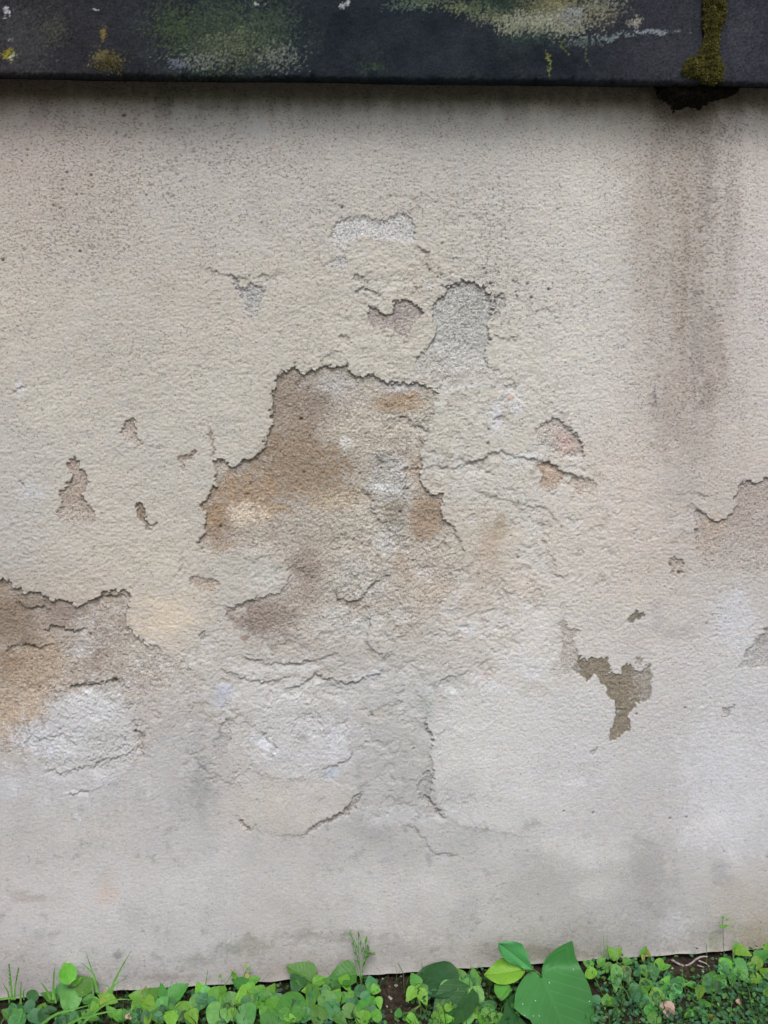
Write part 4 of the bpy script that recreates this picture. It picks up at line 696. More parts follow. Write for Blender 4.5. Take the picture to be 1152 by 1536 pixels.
# ------------------------------------------------------------------ coping stones
JX = float(at(1067, 60, -0.052)[0])
YF = -0.052
ZB = float((at(0, 114, YF)[2] + at(1152, 127, YF)[2]) / 2)
def coping(x0, x1, label):
    prof = []                                               # (y, z, ny, nz)
    r = 0.007
    ZW = float((at(0, 119, 0)[2] + at(1152, 133, 0)[2]) / 2)            # the soffit rises towards the wall
    for y in np.linspace(0.03, YF + r, 34): prof.append((y, ZB + (ZW - ZB) * min(1, (y - YF - r) / (-YF - r)), 0, -1))
    for a in np.linspace(0, math.pi / 2, 7)[1:-1]: prof.append((YF + r - r * math.sin(a), ZB + r - r * math.cos(a), -math.sin(a), -math.cos(a)))
    for z in np.arange(ZB + r, ZB + 0.16, 0.0016): prof.append((YF, z, -1, 0))
    zt = prof[-1][1]
    for a in np.linspace(0, math.pi / 2 - 0.12, 7)[1:]: prof.append((YF + r - r * math.cos(a), zt + r * math.sin(a), -math.cos(a), math.sin(a)))
    ly, lz = prof[-1][0], prof[-1][1]
    for t in np.linspace(0.06, 1, 14): prof.append((ly + 0.42 * t, lz + 0.05 * t, -0.12, 0.99))
    yb, zb = prof[-1][0], prof[-1][1]
    prof.append((yb + 0.002, ZB, 1, 0)); prof.append((0.031, ZB, 0, -1))
    prof = np.array(prof)
    xs = axis(x0 + 0.004, x1 - 0.004, max(x0 + 0.004, -0.56), min(x1 - 0.004, 0.80), 0.0017, 1.15, 0.05)
    xs = xs[(xs > x0 + 0.001) & (xs < x1 - 0.001)]
    xs = np.concatenate([[x0, x0 + 0.0006], xs, [x1 - 0.0006, x1]])
    P, Xg = np.meshgrid(np.arange(len(prof)), xs, indexing='ij')
    Y = prof[P, 0]; Zc = prof[P, 1]; ny = prof[P, 2]; nz = prof[P, 3]
    s = Zc + Y * 1.0
    dsp = 0.0022 * fbm(Xg * 1000, s * 1000, 180, 3, 301) + 0.0006 * fbm(Xg * 1000, s * 1000, 14, 3, 305, 0.6) + 0.0003 * noise(Xg * 1000 / 3.2, s * 1000 / 3.2, 309)
    # chipped lower arris
    arr = np.exp(-((Zc - ZB - 0.003) / 0.006) ** 2) * (Y < 0)
    dsp -= arr * 0.006 * sstep(0.05, 0.6, fbm(Xg * 1000, Xg * 0, 30, 4, 311, .65)) - arr * 0.0012 * noise(Xg * 1000 / 5.0, Zc * 200, 313)
    # the ends round off towards the joint
    de = np.minimum(Xg - x0, x1 - Xg)
    dsp -= 0.006 * np.exp(-de / 0.004) 
    Y = Y + ny * dsp; Zc = Zc + nz * dsp
    px, py = proj(Xg, Y, Zc)
    c = np.zeros(px.shape + (3,)); 
    m1 = np.clip(0.5 + fbm(px, py, 60, 4, 321, 0.65), 0, 1)[..., None]
    A = lin((17, 21, 30)); B = lin((40, 44, 50))
    c[:] = A * (1 - m1) + B * m1
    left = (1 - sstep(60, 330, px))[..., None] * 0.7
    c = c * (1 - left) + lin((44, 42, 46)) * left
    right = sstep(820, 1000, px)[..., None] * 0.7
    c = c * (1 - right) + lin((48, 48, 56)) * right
    wx = px + 22 * fbm(px, py, 40, 4, 331, 0.65); wy = py + 14 * fbm(px, py, 40, 4, 335, 0.65)
    sp = 0.5 * fbm(px, py, 8, 3, 341, 0.75) + 0.75 * fbm(px, py, 4.2, 2, 342, 0.8); sp2 = 0.6 * fbm(px, py, 16, 4, 345, 0.8) + 0.6 * noise(px / 3.4, py / 3.4, 346); vs = 0.6 * fbm(px, py, 9, 3, 349, 0.7, 0.6, 2.2) + 0.6 * noise(px / 3.0, py / 4.6, 350)
    def spot(x, y, rx, ry, col, s, thr=0.0, n=sp):
        nonlocal c
        g = np.exp(-(((wx - x) / rx) ** 2 + ((wy - y) / ry) ** 2))
        g0_ = g
        g = (s * sstep(0.42 + thr, 0.72 + thr, g + 1.15 * n) * sstep(0.03, 0.25, g) * 0.85)[..., None]
        c = c * (1 - g) + lin(col) * g * (1 + 0.5 * noise(px / 3.0, py / 3.0, 356))[..., None]
    # lichens and algae
    spot(320, 55, 95, 70, (56, 68, 52), .8); spot(260, 40, 40, 50, (60, 74, 48), .5, .1); spot(400, 50, 60, 60, (62, 74, 58), .7, .05); spot(300, 90, 70, 22, (112, 116, 112), .8, .35); spot(420, 85, 45, 30, (110, 116, 108), .8, .3)
    spot(350, 70, 80, 50, (104, 108, 84), .7, .4, sp2); spot(270, 95, 25, 14, (98, 100, 120), .6, .2); spot(80, 45, 25, 30, (72, 72, 62), .6, .1); spot(160, 88, 26, 14, (96, 88, 52), .9, 0); spot(158, 50, 7, 10, (112, 96, 52), .9, 0)
    spot(30, 60, 50, 60, (66, 64, 66), .5); spot(560, 100, 30, 14, (56, 70, 44), .7, .2); spot(600, 8, 50, 14, (90, 104, 96), .7, .3); spot(640, 2, 60, 14, (96, 108, 84), .8, .2)
    spot(700, 10, 50, 14, (118, 126, 92), .8, .1); spot(745, 24, 40, 12, (126, 130, 104), .9, 0); spot(790, 36, 50, 14, (134, 136, 116), .95, -.1, vs); spot(840, 30, 60, 26, (132, 134, 120), .9, 0, sp2); spot(830, 8, 60, 22, (112, 108, 78), .85, 0); spot(880, 24, 50, 18, (116, 110, 92), .7, .1, sp2)
    spot(900, 8, 50, 18, (120, 122, 104), .7, .2); spot(860, 20, 22, 20, (128, 136, 146), .6, .2); spot(952, 34, 12, 14, (140, 138, 128), .8, .1); spot(980, 48, 40, 4, (140, 150, 158), .8, .1); spot(920, 55, 36, 6, (126, 138, 140), .7, .15); spot(880, 62, 26, 10, (96, 108, 108), .6, .1)
    spot(822, 96, 4, 16, (120, 122, 66), .9, 0); spot(850, 66, 3, 16, (90, 104, 60), .8, 0); spot(878, 78, 3, 18, (92, 104, 66), .7, 0); spot(750, 10, 60, 20, (44, 60, 44), .7, 0); spot(800, 55, 60, 16, (40, 58, 52), .5, 0)
    spot(10, 18, 6, 12, (170, 170, 178), .9, -.1); spot(14, 60, 4, 5, (140, 140, 150), .8, 0); spot(12, 82, 9, 8, (130, 120, 40), .9, -.1); spot(22, 88, 6, 5, (160, 162, 130), .8, 0); spot(518, 5, 4, 4, (190, 190, 196), .9, -.2); spot(146, 14, 3, 2, (180, 180, 180), .9, 0); spot(388, 6, 3, 3, (170, 175, 180), .9, 0)
    spot(1110, 60, 40, 60, (60, 62, 70), .5); spot(1000, 80, 60, 40, (56, 58, 64), .4)
    fl = sstep(0.75, 0.9, noise(px / 3.0, py / 3.0, 351)) * sstep(-0.1, 0.5, sp2)
    c = c * (1 - 0.35 * fl[..., None]) + lin((104, 112, 108)) * 0.35 * fl[..., None]
    c = c * (1 + 0.5 * noise(px / 3.2, py / 3.2, 352) + 0.5 * fbm(px, py, 13, 4, 353, 0.75))[..., None]
    hz = (0.35 * sstep(0.05, 0.6, fbm(px, py, 90, 5, 361, 0.75) + 0.5 * sp) * (0.4 + 0.6 * sstep(500, 100, px)))[..., None]; c = c * (1 - hz) + lin((66, 76, 70)) * hz
    teal = (np.exp(-((px - 600) / 260) ** 2) * 0.5 * np.clip(0.6 + sp2, 0, 1))[..., None]; c = c * (1 - teal) + lin((26, 40, 46)) * teal
    c = np.clip(c, 0.002, 1)
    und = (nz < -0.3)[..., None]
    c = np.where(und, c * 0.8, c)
    V_ = np.stack([Xg, Y, Zc], -1).reshape(-1, 3); n0, n1 = px.shape
    ii = np.arange(n0 * n1).reshape(n0, n1)
    F_ = np.stack([ii[:-1, :-1], ii[:-1, 1:], ii[1:, 1:], ii[1:, :-1]], -1).reshape(-1, 4)
    me = mesh_np('coping_stone', V_, F_)
    set_attrs(me, c.reshape(-1, 3), np.zeros(n0 * n1))
    # close the two ends
    bm = bmesh.new(); bm.from_mesh(me); bm.verts.ensure_lookup_table()
    for col_ in (0, n1 - 1):
        ring = [bm.verts[int(ii[r_, col_])] for r_ in range(n0)]
        if col_ == 0: ring.reverse()
        try: bm.faces.new(ring)
        except ValueError: pass
    bm.to_mesh(me); bm.free()
    o = link('coping_stone', me, mat_coping)
    tag(o, label, 'coping stone', 'coping stones on top of the wall')
    return o
coping(-1.5, JX - 0.010, 'long dark coping stone with grey green lichen, left of the mossy joint')
coping(JX + 0.009, 2.0, 'dark coping stone at the top right corner, right of the mossy joint')

# ------------------------------------------------------------------ moss
def leafy_mat(name, trans=0.25, rough=0.55, spec=0.3, attr='tuft_colour'):
    m, nt, N, L, b = new_mat(name)
    a = N.new('ShaderNodeAttribute'); a.attribute_name = attr
    L.new(a.outputs['Color'], b.inputs['Base Color']); b.inputs['Roughness'].default_value = rough
    b.inputs['Specular IOR Level'].default_value = spec
    tr = N.new('ShaderNodeBsdfTranslucent'); L.new(a.outputs['Color'], tr.inputs['Color'])
    mx = N.new('ShaderNodeMixShader'); mx.inputs[0].default_value = trans
    out = N['Material Output']
    L.new(b.outputs[0], mx.inputs[1]); L.new(tr.outputs[0], mx.inputs[2]); L.new(mx.outputs[0], out.inputs[0])
    return m
mat_moss = leafy_mat('moss', 0.15, 0.9, 0.1)
def moss(label, pts, yface, dome, n, cols, seed, name='moss_clump'):
    r = np.random.RandomState(seed)
    xs = [p[0] for p in pts]; ys = [p[1] for p in pts]
    # lumpy cushion
    gx_ = np.arange(min(xs) - 6, max(xs) + 6, 1.6); gy_ = np.arange(min(ys) - 6, max(ys) + 6, 1.6)
    U, W = np.meshgrid(gx_, gy_)
    sd = poly_sd(U + 3 * noise(U / 9, W / 9, seed), W + 3 * noise(U / 9, W / 9, seed + 1), pts)
    h = np.sqrt(np.clip(sd, 0, 12) / 12) * dome * (0.65 + 0.5 * fbm(U, W, 14, 3, seed + 2, 0.7)) - 0.002
    base = np.array([at(a, b, yface) for a, b in zip(U.ravel(), W.ravel())])
    base[:, 1] = yface - h.ravel()
    ii = np.arange(U.size).reshape(U.shape)
    Fq = np.stack([ii[1:, :-1], ii[1:, 1:], ii[:-1, 1:], ii[:-1, :-1]], -1).reshape(-1, 4)
    Fq = Fq[(sd.ravel()[Fq] > -1.5).all(axis=1)]
    cm = np.clip(0.5 + 0.9 * fbm(U, W, 10, 3, seed + 3, 0.7), 0, 1).ravel()[:, None]
    cc = lin(cols[0]) * (1 - cm) + lin(cols[1]) * cm
    tri = np.concatenate([Fq[:, [0, 1, 2]], Fq[:, [0, 2, 3]]])
    # leafy shoots standing out of it
    cand = np.where(sd.ravel() > 0.0)[0]
    k = r.choice(cand, n)
    b0 = base[k] + r.normal(0, 0.0006, (n, 3))
    d = r.normal(0, 0.75, (n, 3)); d[:, 1] = -np.abs(r.normal(0.8, 0.4, n)); d[:, 2] += 0.15
    d /= np.linalg.norm(d, axis=1)[:, None]
    ln = r.uniform(0.0015, 0.0046, n)[:, None]
    sdv = np.cross(d, r.normal(0, 1, (n, 3))); sdv /= np.linalg.norm(sdv, axis=1)[:, None]
    wv = r.uniform(0.0003, 0.0009, n)[:, None]
    tv = np.stack([b0 - sdv * wv, b0 + sdv * wv, b0 + d * ln], 1).reshape(-1, 3)
    t2 = r.rand(n)[:, None] * 0.6 + 0.4 * cm[k]
    tc = lin(cols[1]) * (1 - t2) + lin(cols[2]) * t2
    tc = np.repeat(tc * r.uniform(0.6, 1.3, (n, 1)), 3, axis=0)
    Vv = np.concatenate([base, tv]); Ff = np.concatenate([tri, np.arange(3 * n).reshape(-1, 3) + len(base)])
    me = mesh_np(name, Vv, Ff)
    a = me.attributes.new('tuft_colour', 'FLOAT_COLOR', 'POINT')
    q = np.ones((len(Vv), 4), dtype=np.float32); q[:, :3] = np.concatenate([cc, tc]); a.data.foreach_set('color', q.ravel())
    return tag(link(name, me, mat_moss), label, 'moss')
moss('yellow green moss filling the joint between the two coping stones',
     [(1056,-45),(1089,-45),(1090,10),(1088,30),(1080,48),(1078,66),(1080,84),(1084,100),(1084,120),(1074,130),(1060,128),(1044,118),(1030,116),(1018,112),(1026,96),(1036,84),(1044,88),(1052,72),(1058,52),(1054,30),(1055,8)],
     YF - 0.001, 0.014, 9000, [(16, 15, 10), (64, 62, 34), (136, 130, 70)], 401)
moss('black brown dead moss hanging under the mossy joint of the coping',
     [(980,126),(1000,122),(1030,116),(1064,118),(1086,124),(1110,132),(1100,142),(1084,146),(1064,152),(1052,162),(1034,160),(1022,162),(1010,168),(1000,152),(986,144),(984,134)],
     -0.030, 0.022, 6000, [(16, 14, 12), (26, 24, 20), (48, 44, 34)], 411)
moss('small tan lichen cushion on the lower edge of the left coping stone', [(140,96),(150,86),(164,80),(178,84),(188,94),(188,106),(176,113),(160,112),(146,108)], YF, 0.003, 1300, [(60, 54, 40), (92, 84, 56), (130, 122, 90)], 421, 'lichen_cushion')

# ------------------------------------------------------------------ ground
mat_soil, nt, N, L, b = new_mat('dark_soil')
tc = N.new('ShaderNodeTexCoord')
n1 = N.new('ShaderNodeTexNoise'); n1.inputs['Scale'].default_value = 90; n1.inputs['Detail'].default_value = 8; n1.inputs['Roughness'].default_value = 0.75
n2 = N.new('ShaderNodeTexNoise'); n2.inputs['Scale'].default_value = 1.3; n2.inputs['Detail'].default_value = 6
r1 = N.new('ShaderNodeValToRGB'); r1.color_ramp.elements[0].position = 0.35; r1.color_ramp.elements[0].color = (0.010, 0.008, 0.006, 1); r1.color_ramp.elements[1].position = 0.7; r1.color_ramp.elements[1].color = (0.075, 0.055, 0.04, 1)
r2 = N.new('ShaderNodeValToRGB'); r2.color_ramp.elements[0].position = 0.4; r2.color_ramp.elements[0].color = (0.03, 0.07, 0.018, 1); r2.color_ramp.elements[1].position = 0.65; r2.color_ramp.elements[1].color = (0.06, 0.12, 0.03, 1)
sx = N.new('ShaderNodeSeparateXYZ'); mr = N.new('ShaderNodeMapRange'); mr.inputs['From Min'].default_value = -0.45; mr.inputs['From Max'].default_value = -0.9
mx = N.new('ShaderNodeMixRGB'); bp = N.new('ShaderNodeBump'); bp.inputs['Distance'].default_value = 0.006
for n_ in (n1, n2): L.new(tc.outputs['Object'], n_.inputs['Vector'])
L.new(tc.outputs['Object'], sx.inputs[0]); L.new(sx.outputs['Y'], mr.inputs['Value']); L.new(mr.outputs[0], mx.inputs['Fac'])
L.new(n1.outputs['Fac'], r1.inputs[0]); L.new(n2.outputs['Fac'], r2.inputs[0]); L.new(r1.outputs[0], mx.inputs['Color1']); L.new(r2.outputs[0], mx.inputs['Color2'])
r5 = N.new('ShaderNodeValToRGB'); r5.color_ramp.elements[0].position = 0.3; r5.color_ramp.elements[0].color = (0.16, 0.135, 0.11, 1); r5.color_ramp.elements[1].position = 0.7; r5.color_ramp.elements[1].color = (0.36, 0.32, 0.28, 1)
L.new(n1.outputs['Fac'], r5.inputs[0])
ya = N.new('ShaderNodeMath'); ya.operation = 'MULTIPLY_ADD'; ya.inputs[1].default_value = 0.5; L.new(n2.outputs['Fac'], ya.inputs[0]); L.new(sx.outputs['Y'], ya.inputs[2])
m5 = N.new('ShaderNodeMapRange'); m5.inputs['From Min'].default_value = -0.52; m5.inputs['From Max'].default_value = -0.60; L.new(ya.outputs[0], m5.inputs['Value'])
m6 = N.new('ShaderNodeMapRange'); m6.inputs['From Min'].default_value = -3.2; m6.inputs['From Max'].default_value = -3.0; L.new(ya.outputs[0], m6.inputs['Value'])
m7 = N.new('ShaderNodeMath'); m7.operation = 'MULTIPLY'; L.new(m5.outputs[0], m7.inputs[0]); L.new(m6.outputs[0], m7.inputs[1])
mz = N.new('ShaderNodeMixRGB'); L.new(m7.outputs[0], mz.inputs['Fac']); L.new(mx.outputs[0], mz.inputs['Color1']); L.new(r5.outputs[0], mz.inputs['Color2'])
L.new(mz.outputs[0], b.inputs['Base Color']); L.new(n1.outputs['Fac'], bp.inputs['Height']); L.new(bp.outputs[0], b.inputs['Normal']); b.inputs['Roughness'].default_value = 1.0; b.inputs['Specular IOR Level'].default_value = 0.15
ax_x = axis(-60, 60, -0.62, 0.86, 0.006, 1.25, 8); ax_y = axis(-60, 60, -0.35, 0.022, 0.006, 1.25, 8)
GX, GY = np.meshgrid(ax_x, ax_y)
def ground_z(x, y):
    x = np.asarray(x, dtype=float); y = np.asarray(y, dtype=float)
    near = np.exp(-np.clip(-y - 0.3, 0, 9) / 0.8)
    return (-0.020 + near * (0.010 * fbm(x * 1000, y * 1000, 120, 3, 501) + 0.004 * fbm(x * 1000, y * 1000, 16, 3, 505, 0.6)) + 0.009 * sstep(-0.05, -0.005, y))
GZ = ground_z(GX, GY)
ii = np.arange(GX.size).reshape(GX.shape)
me = mesh_np('ground', np.stack([GX, GY, GZ], -1).reshape(-1, 3), np.stack([ii[:-1, :-1], ii[:-1, 1:], ii[1:, 1:], ii[1:, :-1]], -1).reshape(-1, 4))
tag(link('ground', me, mat_soil), kind='structure')

# ------------------------------------------------------------------ leaves
def leaf_mat(name, base, vein, gloss=0.45, trans=0.3):
    m, nt, N, L, b = new_mat(name)
    uv = N.new('ShaderNodeUVMap'); uv.uv_map = 'leaf'
    sp = N.new('ShaderNodeSeparateXYZ'); L.new(uv.outputs[0], sp.inputs[0])
    # u across (-.5..+.5 stored 0..1), v along
    ab = N.new('ShaderNodeMath'); ab.operation = 'SUBTRACT'; ab.inputs[1].default_value = 0.5; L.new(sp.outputs['X'], ab.inputs[0])
    aa = N.new('ShaderNodeMath'); aa.operation = 'ABSOLUTE'; L.new(ab.outputs[0], aa.inputs[0])
    ph = N.new('ShaderNodeMath'); ph.operation = 'MULTIPLY_ADD'; ph.inputs[1].default_value = -0.75; L.new(aa.outputs[0], ph.inputs[0]); L.new(sp.outputs['Y'], ph.inputs[2])
    fr = N.new('ShaderNodeMath'); fr.operation = 'PINGPONG'; fr.inputs[1].default_value = 0.075; L.new(ph.outputs[0], fr.inputs[0])
    v1 = N.new('ShaderNodeMapRange'); v1.inputs['From Min'].default_value = 0.0; v1.inputs['From Max'].default_value = 0.022; v1.inputs['To Min'].default_value = 1; v1.inputs['To Max'].default_value = 0; L.new(fr.outputs[0], v1.inputs['Value'])
    v2 = N.new('ShaderNodeMapRange'); v2.inputs['From Min'].default_value = 0.008; v2.inputs['From Max'].default_value = 0.03; v2.inputs['To Min'].default_value = 1; v2.inputs['To Max'].default_value = 0; L.new(aa.outputs[0], v2.inputs['Value'])
    vm = N.new('ShaderNodeMath'); vm.operation = 'MAXIMUM'; L.new(v1.outputs[0], vm.inputs[0]); L.new(v2.outputs[0], vm.inputs[1])
    oi = N.new('ShaderNodeObjectInfo')
    hs_ = N.new('ShaderNodeHueSaturation'); hs_.inputs['Color'].default_value = (*base, 1)
    hr = N.new('ShaderNodeMapRange'); hr.inputs['To Min'].default_value = 0.478; hr.inputs['To Max'].default_value = 0.515; L.new(oi.outputs['Random'], hr.inputs['Value']); L.new(hr.outputs[0], hs_.inputs['Hue'])
    vr = N.new('ShaderNodeMath'); vr.operation = 'MULTIPLY'; vr.inputs[1].default_value = 7.31; L.new(oi.outputs['Random'], vr.inputs[0])
    vf = N.new('ShaderNodeMath'); vf.operation = 'FRACT'; L.new(vr.outputs[0], vf.inputs[0])
    vv = N.new('ShaderNodeMapRange'); vv.inputs['To Min'].default_value = 0.72; vv.inputs['To Max'].default_value = 1.22; L.new(vf.outputs[0], vv.inputs['Value']); L.new(vv.outputs[0], hs_.inputs['Value'])
    tcn = N.new('ShaderNodeTexCoord'); nz = N.new('ShaderNodeTexNoise'); nz.inputs['Scale'].default_value = 5.0; nz.inputs['Detail'].default_value = 4; L.new(tcn.outputs['Object'], nz.inputs['Vector'])
    m0 = N.new('ShaderNodeMixRGB'); m0.blend_type = 'MULTIPLY'; m0.inputs['Fac'].default_value = 0.5
    rr = N.new('ShaderNodeMapRange'); rr.inputs['From Min'].default_value = 0.3; rr.inputs['From Max'].default_value = 0.7; rr.inputs['To Min'].default_value = 0.6; rr.inputs['To Max'].default_value = 1.3; L.new(nz.outputs['Fac'], rr.inputs['Value'])
    L.new(hs_.outputs[0], m0.inputs['Color1']); L.new(rr.outputs[0], m0.inputs['Color2'])
    m1 = N.new('ShaderNodeMixRGB'); m1.inputs['Color2'].default_value = (*vein, 1); L.new(m0.outputs[0], m1.inputs['Color1'])
    vs_ = N.new('ShaderNodeMath'); vs_.operation = 'MULTIPLY'; vs_.inputs[1].default_value = 0.20; L.new(vm.outputs[0], vs_.inputs[0]); L.new(vs_.outputs[0], m1.inputs['Fac'])
    L.new(m1.outputs[0], b.inputs['Base Color']); b.inputs['Roughness'].default_value = gloss; b.inputs['Specular IOR Level'].default_value = 0.35
    bp = N.new('ShaderNodeBump'); bp.inputs['Distance'].default_value = 0.0007; bp.inputs['Strength'].default_value = 0.45; bp.invert = True; L.new(vm.outputs[0], bp.inputs['Height']); L.new(bp.outputs[0], b.inputs['Normal'])
    tr = N.new('ShaderNodeBsdfTranslucent'); L.new(m1.outputs[0], tr.inputs['Color'])
    mx = N.new('ShaderNodeMixShader'); mx.inputs[0].default_value = trans
    L.new(b.outputs[0], mx.inputs[1]); L.new(tr.outputs[0], mx.inputs[2]); L.new(mx.outputs[0], N['Material Output'].inputs[0])
    return m
MATS = {'m': leaf_mat('leaf_mid_green', (0.072, 0.250, 0.036), (0.12, 0.25, 0.07)),
        'b': leaf_mat('leaf_bright_young', (0.125, 0.340, 0.032), (0.20, 0.36, 0.08)),
        'p': leaf_mat('leaf_pale_green', (0.125, 0.345, 0.085), (0.20, 0.33, 0.13)),
        't': leaf_mat('leaf_blue_green', (0.055, 0.190, 0.070), (0.10, 0.22, 0.10)),
        'd': leaf_mat('leaf_deep_green', (0.026, 0.100, 0.028), (0.05, 0.14, 0.04)),
        'y': leaf_mat('leaf_yellowing', (0.28, 0.30, 0.06), (0.38, 0.38, 0.12)),
        'x': leaf_mat('leaf_withered', (0.42, 0.30, 0.24), (0.55, 0.42, 0.36), gloss=0.8)}
mat_stem = plain_mat('green_stem', (0.07, 0.13, 0.03), (0.13, 0.20, 0.05), 200, rough=0.6, bump=0.0002, detail=2)
mat_grass = plain_mat('grass_blade', (0.06, 0.18, 0.026), (0.11, 0.27, 0.045), 60, rough=0.5, bump=0.0002, detail=2)
mat_twig = plain_mat('dry_twig', (0.16, 0.13, 0.11), (0.42, 0.38, 0.36), 120, rough=0.9, bump=0.0006)

def leaf_mesh(kind, seed):
    """unit leaf: base at the origin, tip at (0,1,0), width 1, faces +z"""
    r = random.Random(seed)
    nu, nv = 12, 3
    V_, UV_ = [], []
    cup = r.uniform(0.05, 0.16); bend = r.uniform(-0.20, -0.06); wav = r.uniform(0.01, 0.03); ph = r.uniform(0, 6)
    for i in range(nu + 1):
        t = i / nu
        if kind == 'ovate': w = (math.sin(math.pi * min(1, t ** 0.62)) ** 0.80) * (1 - 0.22 * t)
        elif kind == 'round': w = math.sin(math.pi * t ** 0.80) ** 0.55
        else: w = math.sin(math.pi * t ** 0.75) ** 0.9 * 0.95
        w = 0.5 * w / (0.93 if kind != 'ovate' else 0.88)
        if i in (0, nu): w = 0.004
        tooth = (0.022 if i % 2 else -0.010) if kind == 'ovate' and 0 < i < nu else 0
        for j in range(-nv, nv + 1):
            s = j / nv
            x = s * (w + (tooth if abs(j) == nv else 0))
            z = cup * 2.2 * abs(s) * w + bend * t * t + wav * math.sin(t * 9 + s * 3 + ph) * abs(s)
            y = t - (0.05 * abs(s) * (1 - t) if kind == 'ovate' else 0)
            V_.append((x, y, z)); UV_.append((0.5 + x, t))
    F_ = []
    c = 2 * nv + 1
    for i in range(nu):
        for j in range(2 * nv):
            a = i * c + j; F_.append((a, a + 1, a + 1 + c, a + c))
    me = mesh_np('leaf_' + kind, np.array(V_), np.array(F_))
    uvl = me.uv_layers.new(name='leaf')
    li = np.empty(len(me.loops), dtype=np.int32); me.loops.foreach_get('vertex_index', li)
    uvl.data.foreach_set('uv', np.array(UV_, dtype=np.float32)[li].ravel())
    return me
LEAVES = {}
def leaf_data(kind, mat, v):
    k = (kind, mat, v)
    if k not in LEAVES:
        me = leaf_mesh(kind, v * 13 + 1); me.materials.append(MATS[mat]); LEAVES[k] = me
    return LEAVES[k]

def depth_for(py, px=576):
    return 0.012 + 0.00105 * max(0, py - (1462 - 0.066 * (px - 576)) + 12)

def tube_mesh(name, paths, r0, r1, sides=5):
    V_, F_ = [], []
    for P in paths:
        P = [Vector(p) for p in P]; base = len(V_)
        for i, p in enumerate(P):
            t = (P[min(i + 1, len(P) - 1)] - P[max(i - 1, 0)]).normalized()
            a = t.orthogonal().normalized(); b_ = t.cross(a)
            rad = r0 + (r1 - r0) * i / (len(P) - 1)
            for k in range(sides):
                an = 2 * math.pi * k / sides
                V_.append(tuple(p + (a * math.cos(an) + b_ * math.sin(an)) * rad))
        for i in range(len(P) - 1):
            for k in range(sides):
                k2 = (k + 1) % sides
                F_.append((base + i * sides + k, base + i * sides + k2, base + (i + 1) * sides + k2, base + (i + 1) * sides + k))
    return mesh_np(name, np.array(V_), np.array(F_))

def put_leaf(parent, cx, cy, ln, wd, ang, mat, kind='ovate', y=None, up=None, name='leaf', r=random):
    """a leaf whose middle is seen at (cx, cy); it lies on a tilted plane of its own; returns its base point"""
    y = -depth_for(cy, cx) if y is None else y
    P = Vector(at(cx, cy, y))
    gz_ = float(ground_z(P.x, P.y)) + 0.006
    n_ = 0
    while P.z < gz_ and n_ < 30:
        y -= 0.006; P = Vector(at(cx, cy, y)); n_ += 1
    F = Vector(FWD); Rr = Vector(RGT); U = Vector(UPV)
    view = (P - Vector(CAM)).normalized()
    up = r.uniform(0.25, 0.8) if up is None else up
    n = (-view * 0.62 + Vector((r.uniform(-.28, .28), r.uniform(-.1, .1), up))).normalized()
    a = math.radians(ang)
    def lift(d2):
        v = Rr * d2[0] + U * d2[1]
        return v - view * (n.dot(v) / n.dot(view))
    scale = (P - Vector(CAM)).dot(F) / FPX
    ln *= 1.1; wd *= 1.12
    Lv = lift((math.cos(a), math.sin(a))) * (ln * scale)
    Wd = n.cross(Lv).normalized() * -1
    Wi = Wd - view * (Wd.dot(F) / view.dot(F)); pr_ = math.hypot(Wi.dot(Rr), Wi.dot(U))
    Wv = Wd * (wd * scale / max(0.5, pr_))
    if Wv.cross(Lv).dot(n) < 0: Wv = -Wv
    B = P - Lv * 0.5
    Zl = n * max(Lv.length, Wv.length)
    o = D.objects.new(name, leaf_data(kind, mat, r.randint(0, 3)))
    COL.objects.link(o); o.parent = parent
    M = Matrix(((Wv.x, Lv.x, Zl.x, B.x), (Wv.y, Lv.y, Zl.y, B.y), (Wv.z, Lv.z, Zl.z, B.z), (0, 0, 0, 1)))
    o.matrix_parent_inverse = Matrix.Identity(4)
    o.matrix_basis = Matrix.Translation(-Vector(parent.location)) @ M
    return B

def plant(name, label, cat, bx, by, leaves, group=None, stem_r=0.0009, kind='ovate'):
    g = Vector(at(bx, by, -depth_for(by, bx)))
    gz_ = float(ground_z(g.x, g.y)); root = empty(name, (g.x, g.y, gz_))
    tag(root, label, cat, group)
    R_ = random.Random(int(bx * 7 + by))
    top = Vector((g.x, g.y, max(g.z, gz_ + 0.004)))
    paths = [[(g.x + 0.002, g.y + 0.002, gz_ - 0.004), tuple((top + Vector((g.x, g.y, gz_))) * 0.5 + Vector((0.001, -0.001, 0))), tuple(top)]]
    for lf in leaves:
        cx, cy, ln, wd, ang, mat = lf[:6]
        kd = lf[6] if len(lf) > 6 else kind
        up = lf[7] if len(lf) > 7 else None
        B = put_leaf(root, cx, cy, ln, wd, ang, mat, kd, up=up, r=R_)
        m_ = (top + B) * 0.5 + Vector((0, 0.001, -0.003 * R_.random()))
        if (B - top).length > 0.002: paths.append([tuple(top), tuple(m_), tuple(B)])
    o = link('stem', tube_mesh('stem', paths, stem_r, stem_r * 0.6), mat_stem, root)
    return root

